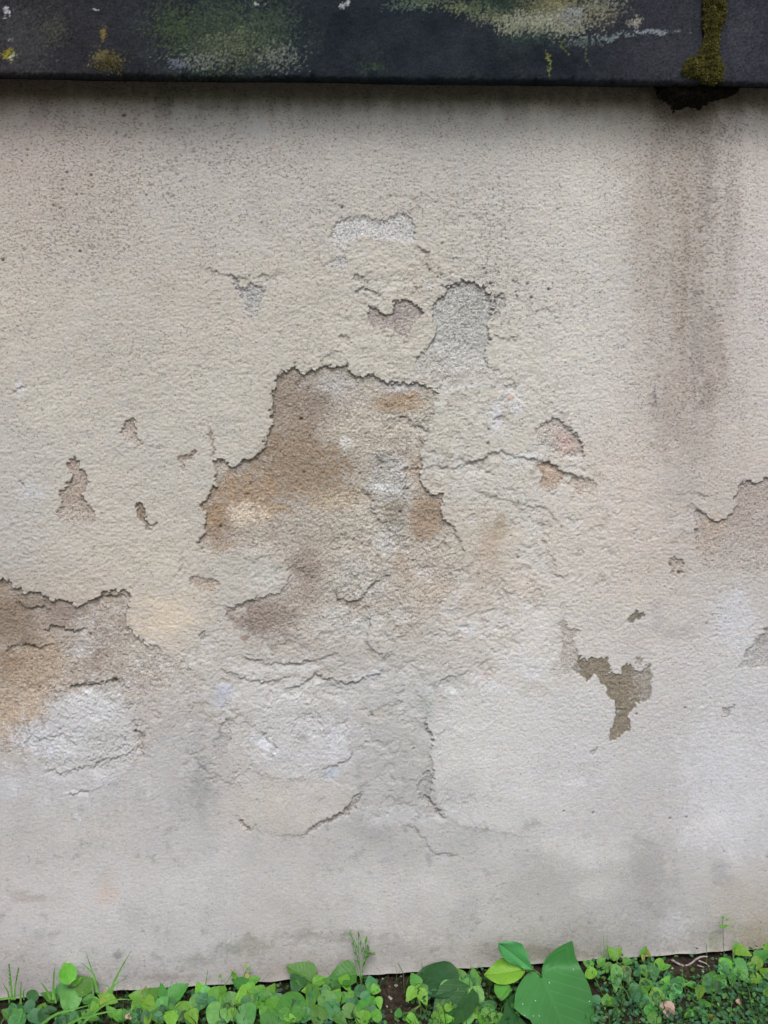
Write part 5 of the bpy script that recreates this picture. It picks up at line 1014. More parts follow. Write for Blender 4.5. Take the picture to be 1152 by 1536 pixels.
# leaf: middle x, y, length, width (all as seen), direction of the tip, colour
G1 = 'leafy weeds along the foot of the wall'
plant('weed', 'leafy weed with an upright pointed top leaf and a round pale leaf below it', 'weed', 103, 1482,
      [(101,1456,34,24,95,'b'),(88,1490,28,17,222,'p'),(106,1500,34,29,-93,'p','round'),(131,1478,32,26,20,'m'),(116,1471,18,10,35,'b'),(73,1494,26,15,150,'m')], G1)
plant('weed', 'crumpled yellow green weed right of the leafy weed with a round pale leaf', 'weed', 160, 1500, [(156,1494,20,15,160,'b'),(164,1490,16,12,40,'y'),(168,1500,18,14,-20,'b'),(155,1505,14,10,-120,'y')], G1)
plant('weed', 'weed with blue green round leaves at the far left bottom corner', 'weed', 46, 1520, [(49,1493,18,16,60,'t','round'),(43,1510,20,16,200,'t','round'),(26,1529,26,20,190,'t','round'),(55,1525,26,20,-30,'t','round'),(12,1520,22,18,150,'m')], G1)
plant('weed', 'low weed of small bright leaves under the long slanting grass blade', 'weed', 214, 1503, [(204,1494,22,18,170,'b'),(218,1486,14,10,80,'y'),(230,1490,27,20,40,'m'),(225,1508,26,20,-50,'b'),(206,1514,24,22,230,'b'),(243,1485,22,12,100,'m'),(196,1522,22,16,200,'m')], G1)
plant('weed', 'weed with one broad leaf lifted against the wall foot, over dark soil', 'weed', 257, 1505, [(268,1486,34,22,38,'m'),(244,1513,32,17,-90,'p'),(257,1511,24,14,-80,'t'),(257,1530,24,20,-90,'b'),(235,1520,18,14,200,'m')], G1)
plant('weed', 'bushy weed of roundish light green leaves left of a dark gap in the weeds', 'weed', 285, 1505, [(275,1516,28,23,-100,'b','round'),(296,1502,27,20,70,'p','round'),(299,1482,20,15,110,'b'),(289,1527,22,20,-60,'b'),(313,1489,22,18,10,'p')], G1)
plant('weed', 'weed with two large blunt leaves side by side at the bottom edge', 'weed', 348, 1508, [(326,1498,34,23,-100,'b'),(345,1504,29,17,-85,'p'),(328,1522,36,34,250,'p','round'),(369,1523,34,30,-80,'p','round'),(348,1522,18,12,-90,'b')], G1)
plant('weed', 'upright weed with budding tip standing before the plaster foot', 'weed', 372, 1486, [(358,1474,24,18,150,'m'),(364,1495,30,21,225,'b'),(376,1487,26,12,-90,'b'),(382,1470,18,13,20,'b'),(352,1463,10,6,80,'b'),(370,1462,10,6,100,'y')], G1)
plant('weed', 'yellow green weed with a star of pointed leaves', 'weed', 402, 1495, [(384,1490,26,22,165,'b'),(406,1486,26,15,62,'b'),(392,1502,30,17,222,'b'),(412,1509,24,20,-60,'b'),(395,1518,18,14,-110,'m'),(404,1530,26,24,-80,'m','round')], G1)
plant('weed', 'weed with two big broad leaves raised over the plaster foot, left of the wispy herb', 'weed', 472, 1474, [(450,1459,42,33,150,'m'),(511,1465,42,32,190,'m'),(467,1499,40,17,-97,'m'),(482,1471,24,14,20,'b'),(519,1476,24,15,-60,'b'),(445,1477,26,22,-110,'d')], G1)
plant('weed', 'weed with one very large dark leaf at the bottom, below the broad raised leaves', 'weed', 440, 1528, [(438,1510,48,38,85,'m','round'),(414,1500,30,24,130,'t'),(463,1522,24,20,20,'t'),(423,1527,26,22,200,'m')], G1)
plant('weed', 'weed with overlapping pale rounded leaves and tiny buds right of centre bottom', 'weed', 498, 1505, [(487,1496,34,26,120,'p'),(503,1494,26,20,60,'b'),(498,1515,28,24,-60,'t','round'),(478,1523,26,24,-120,'m','round'),(525,1515,24,20,60,'p','round'),(512,1530,20,16,-40,'m')], G1)
plant('weed', 'weed with rows of small rounded blue green leaves left of the bare soil gap', 'weed', 545, 1512, [(541,1486,20,17,90,'t','round'),(556,1504,22,14,80,'m','round'),(548,1494,16,12,40,'t','round'),(562,1481,14,12,60,'t','round'),(541,1509,22,17,150,'m','round'),(557,1520,24,17,-80,'t','round'),(544,1527,24,20,-100,'b','round'),(569,1505,18,10,-80,'b'),(565,1524,20,14,-60,'b','round')], G1)
plant('weed', 'thin weed with four small leaves beside the bare soil gap', 'weed', 630, 1508, [(622,1469,22,16,115,'m'),(616,1492,22,16,235,'b'),(635,1496,24,15,-65,'b'),(630,1480,12,7,30,'b'),(598,1518,14,10,80,'m'),(620,1530,20,14,-30,'b')], G1)
plant('burdock', 'large dark leaf lying in the shade behind lighter leaves, under the plaster foot', 'plant', 680, 1500, [(655,1470,62,48,160,'d','round',1.2),(682,1508,70,52,230,'d','round',1.2)], None, 0.0014)
plant('weed', 'weed with an oval pale leaf before the large shaded leaf', 'weed', 690, 1474, [(674,1459,26,22,140,'b'),(689,1461,22,15,120,'p'),(674,1489,36,27,-100,'p','round'),(702,1484,28,18,-60,'p'),(711,1465,28,17,95,'m'),(717,1498,34,20,-65,'p')], G1)
plant('weed', 'small weed with one upright teardrop leaf at the bottom', 'weed', 664, 1532, [(657,1515,25,15,100,'b'),(671,1529,20,14,10,'b'),(650,1532,18,12,170,'m')], G1)
plant('weed', 'low weed of roundish leaves left under the heart shaped leaf', 'weed', 715, 1520, [(700,1524,24,20,120,'p','round'),(729,1527,24,22,-30,'b','round'),(737,1508,16,15,30,'d','round'),(716,1522,12,8,90,'b')], G1)
# weeds right of the big leaf
plant('weed', 'weed with a bright tip leaf against the plaster, one long pale leaf hanging', 'weed', 926, 1444, [(919,1429,22,14,125,'b'),(928,1427,16,10,60,'b'),(924,1468,38,17,-92,'p'),(941,1463,26,11,-80,'y'),(943,1442,16,11,10,'m'),(910,1450,16,11,190,'m')], G1)
plant('weed', 'small weed with a drooping yellowish tip against the plaster foot', 'weed', 966, 1442, [(964,1429,14,8,220,'b'),(971,1430,14,8,-40,'y'),(968,1424,12,7,80,'b'),(965,1438,10,5,-90,'y')], G1)
plant('weed', 'little weed in the shade right beside the heart shaped leaf', 'weed', 895, 1454, [(903,1442,14,11,40,'m'),(886,1460,18,15,210,'b','round'),(882,1446,16,12,150,'m'),(895,1462,12,9,-60,'b')], G1)
plant('weed', 'weed with rounded mid green leaves right of the long hanging leaf', 'weed', 962, 1476, [(953,1486,20,18,230,'t','round'),(968,1478,20,16,-100,'b','round'),(966,1455,18,13,140,'m','round'),(978,1451,14,11,60,'t','round'),(955,1460,10,9,200,'t','round'),(966,1496,18,14,-60,'m')], G1)
plant('weed', 'bright young weed with a pointed leaf up to the right, above the withered leaf', 'weed', 990, 1490, [(998,1475,28,16,62,'b'),(984,1492,20,16,200,'b','round'),(992,1503,26,18,-70,'p','round'),(981,1478,18,12,120,'t'),(975,1515,18,14,30,'m','round'),(982,1528,22,18,-60,'m','round')], G1)
plant('weed', 'weed with a shiny leaf left of the dark hole in the soil', 'weed', 1016, 1478, [(1011,1490,24,17,240,'p'),(1018,1470,16,9,160,'m'),(1001,1462,12,10,100,'t'),(1026,1477,14,6,20,'p')], G1)
plant('weed', 'weed with a drooping light leaf below the pale twig', 'weed', 1052, 1480, [(1049,1489,20,14,-100,'b'),(1067,1469,30,22,70,'m'),(1036,1477,16,10,170,'m'),(1059,1506,20,10,-10,'b'),(1061,1484,12,10,-60,'t','round')], G1)
plant('weed', 'taller weed with a pair of large pointed leaves near the right corner', 'weed', 1100, 1440, [(1087,1454,30,18,-100,'b'),(1110,1457,38,23,-50,'p'),(1114,1427,28,15,-20,'b'),(1104,1416,10,5,80,'b'),(1098,1470,18,12,-90,'m')], G1)
plant('weed', 'weed at the right edge with rounded light leaves', 'weed', 1142, 1446, [(1145,1432,24,18,30,'m'),(1134,1448,22,17,250,'b'),(1131,1469,20,17,200,'b'),(1150,1462,20,14,-60,'b'),(1150,1420,14,9,80,'b')], G1)

# lower leaves that fill the strip between the weeds: each sprout is a small plant of its own
FR = random.Random(99)
MARKS = [('grass tuft with seed heads', 15), ('round bluish corner leaves', 48), ('upright pointed leaf', 101), ('two crossing grass blades', 136), ('slanting grass blade', 182), ('crumpled yellow green leaves', 160), ('lifted broad leaf', 268), ('bushy light green weed', 296), ('two blunt bottom leaves', 345), ('star of pointed leaves', 402), ('large dark bottom leaf', 438), ('left raised broad leaf', 458), ('right raised broad leaf', 511), ('wispy herb', 541), ('thin weed by the bare soil', 630), ('oval pale leaf', 674), ('weed with paired leaves', 706), ('heart shaped leaf', 740), ('shaded weed beside the big leaf', 895), ('long hanging pale leaf', 924), ('drooping yellowish tip', 966), ('withered pinkish leaf', 1003), ('pale bent twig', 1036), ('fallen yellow leaf', 1067), ('tiny wall sprig', 1084), ('pair of large pointed leaves', 1108), ('rounded right edge weed', 1140)]
for i, fx in enumerate([22, 62, 92, 124, 146, 176, 198, 226, 252, 282, 312, 338, 362, 388, 420, 446, 474, 500, 522, 552, 640, 664, 700, 724, 744, 905, 934, 958, 984, 1008, 1046, 1074, 1094, 1120, 1144]):
    base_y = 1497 - 0.066 * fx
    fy = FR.uniform(base_y + 14, 1528)
    lv = []
    for k in range(FR.choice((4, 5, 5, 6))):
        a = FR.uniform(0, 360); d = FR.uniform(5, 15)
        lv.append((fx + d * math.cos(math.radians(a)) * 1.3, fy - d * math.sin(math.radians(a)) * 0.7, FR.uniform(13, 22), FR.uniform(10, 16), a + FR.uniform(-25, 25), FR.choice('dtmmtb'), FR.choice(('round', 'ovate', 'ovate'))))
    nm, lx = min(((n_, x_) for n_, x_ in MARKS), key=lambda q_: abs(q_[1] - fx))
    side = 'just left of' if fx < lx - 6 else ('just right of' if fx > lx + 6 else 'below')
    main = max(set(l_[5] for l_ in lv), key=[l_[5] for l_ in lv].count)
    lb = 'low weed with %s %s leaves %s the %s' % (('four', 'five', 'six')[len(lv) - 4], {'d': 'dark', 't': 'bluish', 'm': 'mid green', 'b': 'bright'}[main], side, nm)
    plant('small_weed', lb, 'weed', fx, fy + 4, lv, 'small low weeds between the larger ones', 0.0007)

# the big heart shaped leaf and its companions, one plant
def outline_leaf(parent, pts, rib, ydep, dome, mat, rings=6):
    """a leaf cut to its own outline; domed and creased along the midrib"""
    F = Vector(FWD); n = len(pts)
    a = Vector((rib[0][0], rib[0][1])); b_ = Vector((rib[1][0], rib[1][1])); ab_ = b_ - a
    V_, UV_ = [], []
    def place(px, py, h):
        t = (Vector((px, py)) - a).dot(ab_) / ab_.length_squared
        yy = ydep - 0.00115 * max(0, py - 1450)
        return Vector(at(px, py, yy - h))
    for k in range(rings + 1):
        s = k / rings
        for (x, y) in pts:
            t = max(0.0, min(1.0, (Vector((x, y)) - a).dot(ab_) / ab_.length_squared))
            f = a + ab_ * t
            q = f + (Vector((x, y)) - f) * s
            sg = 1 if (Vector((x, y)) - f).cross(ab_) > 0 else -1
            h = dome * (s * (1.35 - s)) * 1.6 + 0.0016 * math.sin(s * 7 + t * 11) * s + 0.0010 * math.sin(t * 31 - 6 * s) * s
            V_.append(tuple(place(q.x, q.y, h)))
            UV_.append((0.5 + 0.5 * s * sg, t))
    F_ = []
    for k in range(rings):
        for i in range(n):
            j = (i + 1) % n
            F_.append((k * n + i, k * n + j, (k + 1) * n + j, (k + 1) * n + i))
    me = mesh_np('leaf', np.array(V_), np.array(F_)[:, ::-1])
    uvl = me.uv_layers.new(name='leaf')
    li = np.empty(len(me.loops), dtype=np.int32); me.loops.foreach_get('vertex_index', li)
    uvl.data.foreach_set('uv', np.array(UV_, dtype=np.float32)[li].ravel())
    me.materials.append(MATS[mat])
    return link('leaf', me, None, parent)
def dens(pts, step=7):
    out = []
    for i in range(len(pts)):
        a, b2 = pts[i], pts[(i + 1) % len(pts)]
        k = max(1, int(math.dist(a, b2) / step))
        for j in range(k): out.append((a[0] + (b2[0] - a[0]) * j / k + random.uniform(-.4, .4), a[1] + (b2[1] - a[1]) * j / k + random.uniform(-.4, .4)))
    return out
q = Vector(at(806, 1452, -0.03)); gq = float(ground_z(q.x, q.y))
MATS['h'] = leaf_mat('leaf_of_the_heart_leaved_plant', (0.070, 0.275, 0.078), (0.095, 0.31, 0.10), gloss=0.5)
big = tag(empty('heart_leaved_plant', (q.x, q.y, gq)), 'plant with one very large heart shaped leaf standing up against the plaster foot', 'plant')
o = outline_leaf(big, dens([(812,1466),(813,1452),(818,1440),(827,1429),(840,1419),(858,1411),(861,1421),(863,1434),(869,1448),(876,1461),(883,1476),(888,1492),(891,1510),(892,1530),(888,1552),(880,1572),(866,1592),(845,1585),(822,1570),(806,1548),(795,1530),(782,1522),(771,1512),(772,1494),(777,1480),(786,1466),(796,1457),(804,1458)], 6), ((814,1466), (864,1586)), -0.030, 0.006, 'h', 7)
o['label'] = 'very large heart shaped leaf with tiny water drops'
outline_leaf(big, dens([(800,1455),(794,1440),(789,1426),(783,1416),(772,1412),(760,1412),(747,1414),(748,1424),(752,1434),(762,1443),(774,1448),(788,1454)], 5), ((799,1454), (750,1416)), -0.045, 0.003, 'h', 4)
outline_leaf(big, dens([(788,1452),(776,1449),(764,1444),(754,1436),(744,1442),(734,1452),(725,1462),(734,1470),(746,1476),(760,1477),(772,1474),(782,1466),(787,1459)], 5), ((786,1455), (728,1463)), -0.038, 0.003, 'b', 4)
outline_leaf(big, dens([(764,1478),(754,1477),(742,1476),(741,1486),(746,1496),(753,1502),(762,1494),(768,1485)], 5), ((764,1480), (750,1500)), -0.034, 0.002, 'm', 4)
outline_leaf(big, dens([(776,1486),(766,1494),(757,1506),(755,1520),(748,1534),(742,1550),(770,1575),(805,1572),(800,1548),(780,1526),(771,1515),(770,1500)], 6), ((772,1494), (780,1570)), -0.022, 0.003, 'd', 5)
j0 = Vector(at(803, 1457, -0.036))
link('stem', tube_mesh('stem', [[(q.x, q.y + 0.004, gq - 0.004), (q.x - 0.004, q.y - 0.006, gq + 0.02), tuple(j0)], [tuple(j0), tuple(at(808, 1460, -0.040)), tuple(at(816, 1470, -0.046))], [tuple(j0), tuple(at(796, 1451, -0.046))], [tuple(j0), tuple(at(792, 1456, -0.040)), tuple(at(782, 1457, -0.042))], [(q.x, q.y, gq), tuple(at(772, 1488, -0.05))]], 0.0017, 0.0012, 6), mat_stem, big)
# water drops on the big leaf
mat_drop, nt, N, L, b = new_mat('water_drop'); b.inputs['Base Color'].default_value = (0.9, 0.95, 0.9, 1); b.inputs['Roughness'].default_value = 0.02; b.inputs['Transmission Weight'].default_value = 0.6; b.inputs['IOR'].default_value = 1.33
bmd = bmesh.new(); bmesh.ops.create_icosphere(bmd, subdivisions=1, radius=0.0011); dme = D.meshes.new('water_drop'); bmd.to_mesh(dme); bmd.free(); dme.materials.append(mat_drop)
for (x, y) in [(824,1474),(784,1506),(803,1501),(860,1454),(884,1502),(787,1523),(809,1524),(800,1524)]:
    ro = Vector(CAM); rd = (Vector(ray(x, y))).normalized()
    bpy.context.view_layer.update()
    hit, loc, nn, _ = o.ray_cast(o.matrix_world.inverted() @ ro, rd)
    if hit:
        d_ = D.objects.new('water_drop', dme); COL.objects.link(d_); d_.parent = o
        d_.matrix_parent_inverse = o.matrix_world.inverted(); d_.location = o.matrix_world @ loc - rd * 0.0004

# ---- grass
def blade_mesh(pts3, w):
    V_, F_ = [], []
    n = len(pts3)
    for i, p in enumerate(pts3):
        t = (pts3[min(i + 1, n - 1)] - pts3[max(i - 1, 0)]).normalized()
        s = t.cross(Vector((0.15, -1, 0.35)).normalized()).normalized()
        ww = w * (1 - (i / (n - 1)) ** 2.2) + 0.0001
        V_ += [tuple(p - s * ww), tuple(p + Vector((0, 0.0006, -0.0004))), tuple(p + s * ww)]
    for i in range(n - 1):
        for j in range(2):
            a = i * 3 + j; F_.append((a, a + 1, a + 4, a + 3))
    return mesh_np('blade', np.array(V_), np.array(F_))
def curve3(pp, y0, y1, k=8):
    out = []
    n = len(pp) - 1
    for i in range(k + 1):
        t = i / k * n; a = min(int(t), n - 1); u = t - a
        p0 = pp[max(a - 1, 0)]; p1 = pp[a]; p2 = pp[a + 1]; p3 = pp[min(a + 2, n)]
        c = [0.5 * (2 * p1[z] + (p2[z] - p0[z]) * u + (2 * p0[z] - 5 * p1[z] + 4 * p2[z] - p3[z]) * u * u + (-p0[z] + 3 * p1[z] - 3 * p2[z] + p3[z]) * u ** 3) for z in (0, 1)]
        out.append(Vector(at(c[0], c[1], -(y0 + (y1 - y0) * i / k))))
    return out
def grass(label, blades, heads=(), group='grass tufts at the foot of the wall'):
    """blades: (points from the root to the tip, width in mm, depth at the root, depth at the tip)"""
    p0 = Vector(at(*blades[0][0][0], -blades[0][2])); g0 = float(ground_z(p0.x, p0.y))
    root = tag(empty('grass_tuft', (p0.x, p0.y, g0)), label, 'grass tuft', group)
    for pp, w, y0, y1 in blades:
        link('blade', blade_mesh(curve3(pp, y0, y1), w / 1000.0), mat_grass, root)
    for (x0, y0_, x1, y1_, w, dep) in heads:
        P = curve3([(x0, y0_), (x1, y1_)], dep, dep, 6)
        paths = []
        for i, p in enumerate(P):
            for s in (-1, 1):
                paths.append([tuple(p), tuple(p + Vector((s * w * 0.0007, -0.001, 0.004)))])
        link('seed_head', tube_mesh('seed_head', paths, 0.0011, 0.0003, 4), mat_grass, root)
    return root
grass('grass tuft with seed heads at the left edge of the photo', [([(18,1500),(17,1481),(14,1447)],1.6,.03,.02),([(22,1500),(23,1480),(28,1452)],1.3,.03,.02),([(14,1505),(12,1489),(4,1474)],1.2,.03,.03),([(31,1506),(31,1490),(32,1470)],1.4,.035,.03),([(0,1499),(18,1496),(40,1489)],1.4,.05,.05),([(36,1500),(35,1488),(38,1484)],1,.03,.03)], [(15,1478,14,1449,1.4,.022),(24,1476,28,1454,1.2,.022)])
grass('grass blades rising left of the upright pointed leaf', [([(80,1500),(80,1480),(83,1443)],1.8,.035,.015),([(76,1500),(70,1486),(61,1473)],1.7,.035,.03),([(84,1505),(81,1488),(80,1456)],1.3,.035,.03)])
grass('grass tuft of two crossing blades between the leafy weed and the slanting blade', [([(146,1488),(143,1473),(139,1460),(121,1443)],1.8,.03,.012),([(146,1490),(142,1470),(136,1450),(128,1426)],1.2,.03,.008),([(140,1492),(138,1478),(134,1462)],1.2,.03,.02)])
grass('single long grass blade slanting to the right against the wall', [([(166,1490),(170,1476),(182,1452),(197,1426)],1.9,.03,.010),([(166,1490),(172,1478),(180,1473),(190,1468)],1.0,.03,.02),([(165,1492),(162,1480),(150,1476)],1.0,.03,.02)])
grass('long arching grass blades lying low at the bottom left', [([(60,1538),(84,1521),(110,1514),(144,1505)],1.8,.10,.09),([(120,1540),(140,1520),(170,1500),(212,1500)],1.6,.10,.07),([(90,1545),(118,1528),(160,1518),(190,1512)],1.6,.11,.10),([(100,1545),(112,1532),(126,1526),(150,1524)],1.4,.11,.11)])
grass('short dark grass blade against the plaster above the middle weeds', [([(308,1484),(309,1474),(312,1453)],1.0,.02,.008),([(330,1486),(340,1474),(352,1456)],0.9,.03,.01)])
grass('faint thin grass blades just right of the heart shaped leaf tip', [([(905,1440),(906,1422),(905,1402)],0.7,.02,.008),([(912,1440),(911,1424),(910,1404)],0.7,.02,.008),([(903,1440),(901,1428),(902,1416)],0.6,.02,.01)])

# wispy herb before the wall, with thin branching leaves
hq = Vector(at(541, 1480, -0.022)); hg = float(ground_z(hq.x, hq.y))
herb = tag(empty('wispy_herb', (hq.x, hq.y, hg)), 'thin wispy herb with forked stems standing against the plaster, left of centre foot', 'herb')
hp = []
for pp in ([(541,1488),(541,1470),(540,1452),(534,1430),(530,1412),(525,1398)], [(542,1488),(543,1462),(545,1440),(548,1425),(549,1408)], [(540,1466),(535,1450),(532,1438)], [(543,1450),(550,1438),(552,1420)], [(544,1446),(551,1432),(548,1420)], [(545,1436),(556,1431),(562,1429)], [(540,1450),(538,1432),(538,1412),(537,1396)], [(534,1432),(530,1424),(531,1410)], [(538,1425),(533,1414)], [(546,1430),(541,1420),(542,1410)], [(540,1470),(545,1455),(548,1448)], [(541,1484),(534,1472),(530,1462)]):
    hp.append([tuple(v) for v in curve3(pp, .018, .008, 6)])
link('stem', tube_mesh('stem', hp, 0.0008, 0.0005, 4), mat_grass, herb)
for (x, y, l, w, a) in [(526,1402,10,3.2,115),(530,1414,9,3,60),(549,1410,12,3.4,80),(552,1422,11,3.4,100),(533,1430,9,3,130),(557,1431,12,4,0),(538,1402,10,2.6,95),(544,1424,9,3,70),(536,1442,8,3,150),(550,1436,9,3,40),(541,1414,8,2.8,80),(546,1446,9,3,60),(531,1464,7,3,140),(535,1420,7,2.6,110),(548,1428,7,2.6,120)]:
    put_leaf(herb, x, y, l, w, a, 'm', 'lance', y=-0.012)
# thin upright sprigs at the right
sq = Vector(at(1100, 1436, -0.03))
def sprig(label, paths, leaves, dep=0.02):
    p = Vector(at(*paths[0][0], -dep)); g = float(ground_z(p.x, p.y))
    r_ = tag(empty('sprig', (p.x, p.y, g)), label, 'sprig')
    pa = [[tuple(v) for v in curve3(q_, dep, max(0.006, dep - 0.01), 5)] for q_ in paths]
    pa[0] = [(pa[0][0][0], pa[0][0][1], g - 0.003)] + pa[0]
    link('stem', tube_mesh('stem', pa, 0.0006, 0.0004, 4), mat_stem, r_)
    for (x, y, l, w, a, m_) in leaves: put_leaf(r_, x, y, l, w, a, m_, 'lance', y=-dep + 0.004)
sprig('tiny green sprig with two leaflets against the plaster at the right', [[(1086,1432),(1085,1410),(1084,1374)]], [(1081,1390,7,4,150,'b'),(1088,1389,9,4,20,'b'),(1084,1376,5,4,90,'m')], 0.016)
sprig('pale budding sprig over the weeds left of the broad raised leaves', [[(351,1476),(350,1462),(352,1452)],[(364,1474),(368,1458),(374,1450)],[(352,1464),(346,1456)]], [(349,1461,8,5,100,'b'),(330,1464,6,5,90,'b'),(374,1452,7,4,60,'b'),(368,1448,6,4,110,'y'),(346,1455,6,3,120,'y')], 0.016)
sprig('thin brown stalk standing against the plaster above the pale twig', [[(1060,1440),(1060,1428),(1060,1416)]], [], 0.014)

# twigs and withered leaves
def twig(label, paths, r0, r1, dep):
    pa = [[tuple(v) for v in curve3(p_, dep, dep + 0.004, 9)] for p_ in paths]
    c = Vector(pa[0][0])
    o = link('twig', tube_mesh('twig', pa, r0, r1, 6), mat_twig)
    return tag(o, label, 'twig')
twig('pale bent dry twig on the dark soil at the right', [[(1008,1440),(1018,1446),(1026,1449),(1036,1446),(1044,1439),(1052,1435),(1061,1435)],[(1034,1447),(1037,1453),(1040,1456)]], 0.0019, 0.0011, 0.016)
twig('grey brown dry stalk slanting down right of the pale twig', [[(1048,1441),(1060,1446),(1068,1454),(1077,1460)],[(1046,1448),(1056,1451)]], 0.0013, 0.0009, 0.02)
twig('short thin dry stalk among the weeds under the pale twig', [[(1016,1484),(1020,1476),(1028,1474),(1034,1484)],[(1044,1480),(1052,1470),(1058,1462)]], 0.0008, 0.0006, 0.05)
def dead_leaf(label, x, y, l, w, a, m_, wr=0.5):
    p = Vector(at(x, y, -depth_for(y, x) - 0.01)); root = tag(empty('withered_leaf', tuple(p)), label, 'withered leaf')
    put_leaf(root, x, y, l, w, a, m_, 'ovate', y=-depth_for(y, x) - 0.01, up=0.5, name='leaf_blade')
    put_leaf(root, x + 2, y + 3, l * 0.7, w * 0.8, a + 70, m_, 'ovate', y=-depth_for(y, x) - 0.013, up=0.2, name='curled_lobe')
dead_leaf('withered pinkish leaf lying on the weeds near the right corner', 1003, 1516, 26, 18, -70, 'x')
dead_leaf('small yellow leaf on the ground cover at the bottom right', 1067, 1526, 16, 10, 20, 'y')
dead_leaf('tiny tan fallen leaf at the bottom left between blades', 192, 1523, 10, 5, 60, 'x')
dead_leaf('tiny pale fallen petal among the ground cover at the right', 1107, 1501, 7, 5, 60, 'x')

# ------------------------------------------------------------------ ground cover: countless little leaves
def cover(name, label_kind, n, xr, yr, size, hmax, cols, seed, gaps=(), zoff=0.0, grassy=False):
    r = np.random.RandomState(seed)
    x = r.uniform(xr[0], xr[1], n); y = -(r.uniform(0, 1, n) ** 1.0) * (yr[1] - yr[0]) - yr[0]
    clump = fbm(x * 1000, y * 1000, 70, 3, seed)
    keep = clump + r.uniform(-0.45, 0.8, n) > -0.1
    x, y = x[keep], y[keep]
    z0 = ground_z(x, y)
    h = r.uniform(0.15, 1, len(x)) ** 1.3 * hmax * (0.7 + 0.6 * np.clip(fbm(x * 1000, y * 1000, 110, 2, seed + 3) + .5, 0, 1))
    h *= 0.7 + 0.3 * sstep(0.0, 0.05, -y)
    z = z0 + h
    px, py = proj(x, y, z)
    ok = np.ones(len(x), bool)
    for (gx0, gy0, rx, ry) in gaps:
        ok &= ~((((px - gx0) / rx) ** 2 + ((py - gy0) / ry) ** 2) < r.uniform(0.4, 1.2, len(x)))
    x, y, z, h = x[ok], y[ok], z[ok], h[ok]
    n = len(x)
    P = np.stack([x, y, z], 1)
    if grassy:
        d = np.stack([r.normal(0, .5, n), r.normal(-.1, .5, n), np.ones(n)], 1); d /= np.linalg.norm(d, axis=1)[:, None]
        s = np.stack([np.cos(a := r.uniform(0, 6.28, n)), np.sin(a), np.zeros(n)], 1)
        L_ = (h * r.uniform(1.0, 1.8, n))[:, None]; w = r.uniform(.0005, .0012, n)[:, None]
        B = np.stack([x, y, z0[ok] - 0.002], 1)
        bend = np.stack([r.normal(0, .25, n), r.normal(-.05, .25, n), np.zeros(n)], 1) * L_
        Vv = np.stack([B - s * w, B + s * w, B + d * L_ * .55 + s * w * .8, B + d * L_ * .55 - s * w * .8, B + d * L_ + bend], 1)
        k = 5; T = np.array([[0, 1, 2], [0, 2, 3], [3, 2, 4]])
    else:
        nn = np.stack([r.normal(0, .45, n), r.normal(-.35, .45, n), np.ones(n)], 1); nn /= np.linalg.norm(nn, axis=1)[:, None]
        t = np.cross(nn, r.normal(0, 1, (n, 3))); t /= np.linalg.norm(t, axis=1)[:, None]; b2 = np.cross(nn, t)
        L_ = r.uniform(size[0], size[1], n)[:, None]; W_ = L_ * r.uniform(.55, .95, n)[:, None]
        prof = [(0, 0, 0), (.3, .42, .04), (.7, .40, .06), (1, 0, -.05), (.7, -.40, .06), (.3, -.42, .04), (.5, 0, -.03)]
        Vv = np.stack([P + t * L_ * a + b2 * W_ * b_ * 1.1 + nn * L_ * c for a, b_, c in prof], 1)
        k = 7; T = np.array([[0, 1, 6], [1, 2, 6], [2, 3, 6], [3, 4, 6], [4, 5, 6], [5, 0, 6]])
    F_ = (np.arange(n)[:, None, None] * k + T[None]).reshape(-1, 3)
    if not grassy: F_ = F_[:, ::-1] if False else F_
    me = mesh_np(name, Vv.reshape(-1, 3), F_)
    ci = r.choice(len(cols), n, p=None); c = np.array(cols)[ci] * r.uniform(.65, 1.3, (n, 1))
    cc = np.ones((n * k, 4), dtype=np.float32); cc[:, :3] = np.repeat(c, k, axis=0)
    at_ = me.attributes.new('tuft_colour', 'FLOAT_COLOR', 'POINT'); at_.data.foreach_set('color', cc.ravel())
    o = link(name, me, mat_cover)
    return tag(o, label_kind[0], label_kind[1], kind='stuff')
mat_cover = leafy_mat('small_leaves', 0.28, 0.5, 0.3)
GAPS = [(838, 1490, 66, 90), (588, 1490, 34, 34), (605, 1475, 24, 18), (395, 1474, 40, 9), (1035, 1444, 42, 16), (1026, 1486, 12, 14), (300, 1482, 22, 9), (62, 1495, 12, 8), (1000, 1450, 20, 10), (1070,1430,30,10), (890,1430,24,9), (8,1515,12,20)]
cA = [(0.035, 0.125, 0.045), (0.05, 0.15, 0.035), (0.03, 0.10, 0.05), (0.07, 0.19, 0.03), (0.04, 0.12, 0.02)]
cover('ground_cover', ('low carpet of tiny round leaves over the soil', 'ground cover'), 12000, (-0.75, 1.0), (0.003, 0.30), (.004, .009), .016, cA, 601, GAPS)
cover('ground_cover', ('dense blue green carpet of tiny round leaves in the right corner', 'ground cover'), 5200, (0.36, 1.0), (0.012, 0.30), (.004, .0085), .028, [(0.035, 0.14, 0.06), (0.03, 0.12, 0.055), (0.05, 0.17, 0.06), (0.07, 0.2, 0.04)], 611, GAPS)
cover('ground_cover', ('carpet of small leaves further from the wall', 'ground cover'), 8000, (-1.6, 2.0), (0.28, 0.80), (.007, .016), .03, cA, 621)
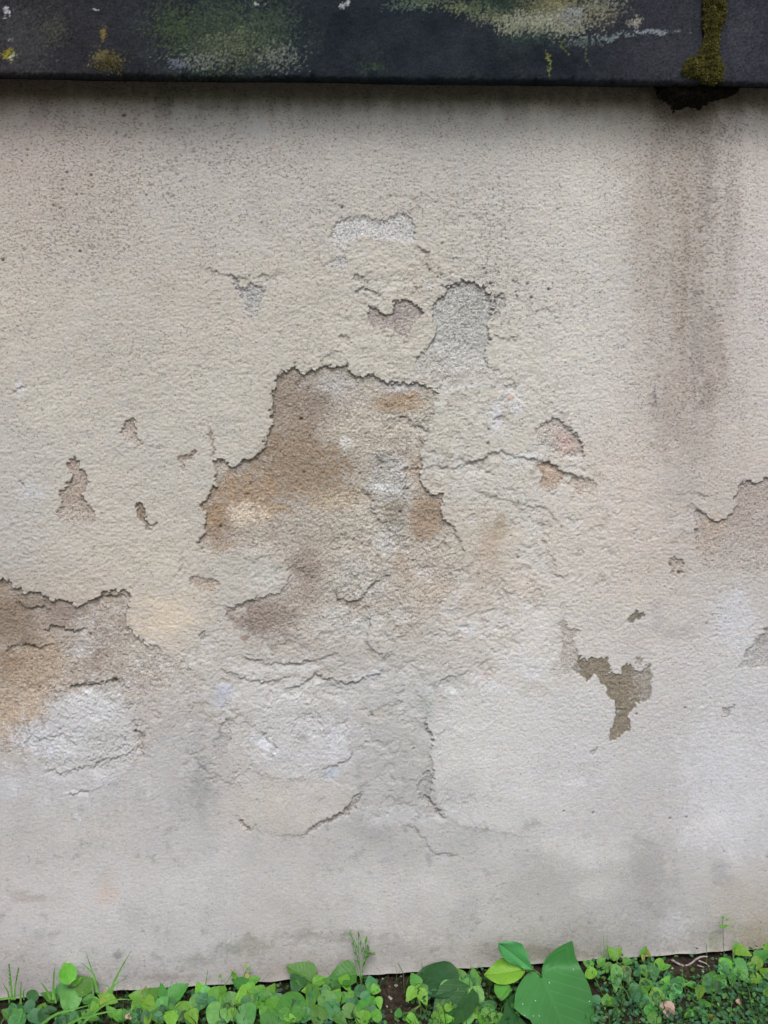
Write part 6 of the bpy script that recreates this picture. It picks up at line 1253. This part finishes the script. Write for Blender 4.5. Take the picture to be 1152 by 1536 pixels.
for xr_, nm_ in (((-1.5, -0.58), 'left'), ((0.82, 2.0), 'right')):
    cover('ground_cover', ('broad leaved weeds along the wall foot towards the ' + nm_, 'ground cover'), 1300, xr_, (0.006, 0.16), (.014, .032), .075, [(0.07, 0.22, 0.035), (0.12, 0.32, 0.035), (0.055, 0.18, 0.07), (0.03, 0.10, 0.03)], 651)
cover('short_grass', ('short grass between the weeds', 'grass'), 7000, (-0.75, 1.0), (0.008, 0.34), (0, 0), .04, [(0.05, 0.15, 0.02), (0.07, 0.18, 0.03), (0.03, 0.09, 0.015)], 631, GAPS, grassy=True)
cover('short_grass', ('grass further from the wall', 'grass'), 9000, (-1.7, 2.1), (0.30, 0.80), (0, 0), .05, [(0.05, 0.15, 0.02), (0.07, 0.18, 0.03), (0.03, 0.09, 0.015)], 641, grassy=True)
# crumbs of soil and fallen plaster
r = np.random.RandomState(77); n = 2600
x = r.uniform(-0.7, 0.95, n); y = -r.uniform(0.0, 0.16, n) + 0.012; s = r.uniform(.0008, .0034, n)[:, None]
Pc = np.stack([x, y, ground_z(x, y) + 0.0006], 1)
oc = np.array([(1, 0, 0), (-1, 0, 0), (0, 1, 0), (0, -1, 0), (0, 0, 1), (0, 0, -1)], float)
Vv = Pc[:, None, :] + oc[None] * s[:, None, :] * r.uniform(.5, 1.3, (n, 6, 1))
T = np.array([[0, 2, 4], [2, 1, 4], [1, 3, 4], [3, 0, 4], [2, 0, 5], [1, 2, 5], [3, 1, 5], [0, 3, 5]])
me = mesh_np('soil_crumbs', Vv.reshape(-1, 3), (np.arange(n)[:, None, None] * 6 + T[None]).reshape(-1, 3), smooth=False)
a = me.attributes.new('tuft_colour', 'FLOAT_COLOR', 'POINT'); cc = np.ones((n * 6, 4), dtype=np.float32)
cc[:, :3] = np.repeat(np.array([(0.06, 0.045, 0.035), (0.03, 0.022, 0.018), (0.34, 0.32, 0.29)])[r.choice(3, n, p=[.46, .36, .18])], 6, axis=0); a.data.foreach_set('color', cc.ravel())
tag(link('soil_crumbs', me, leafy_mat('crumbs', 0.0, 1.0, 0.1)), 'crumbs of soil and fallen plaster at the wall foot', 'soil', kind='stuff')
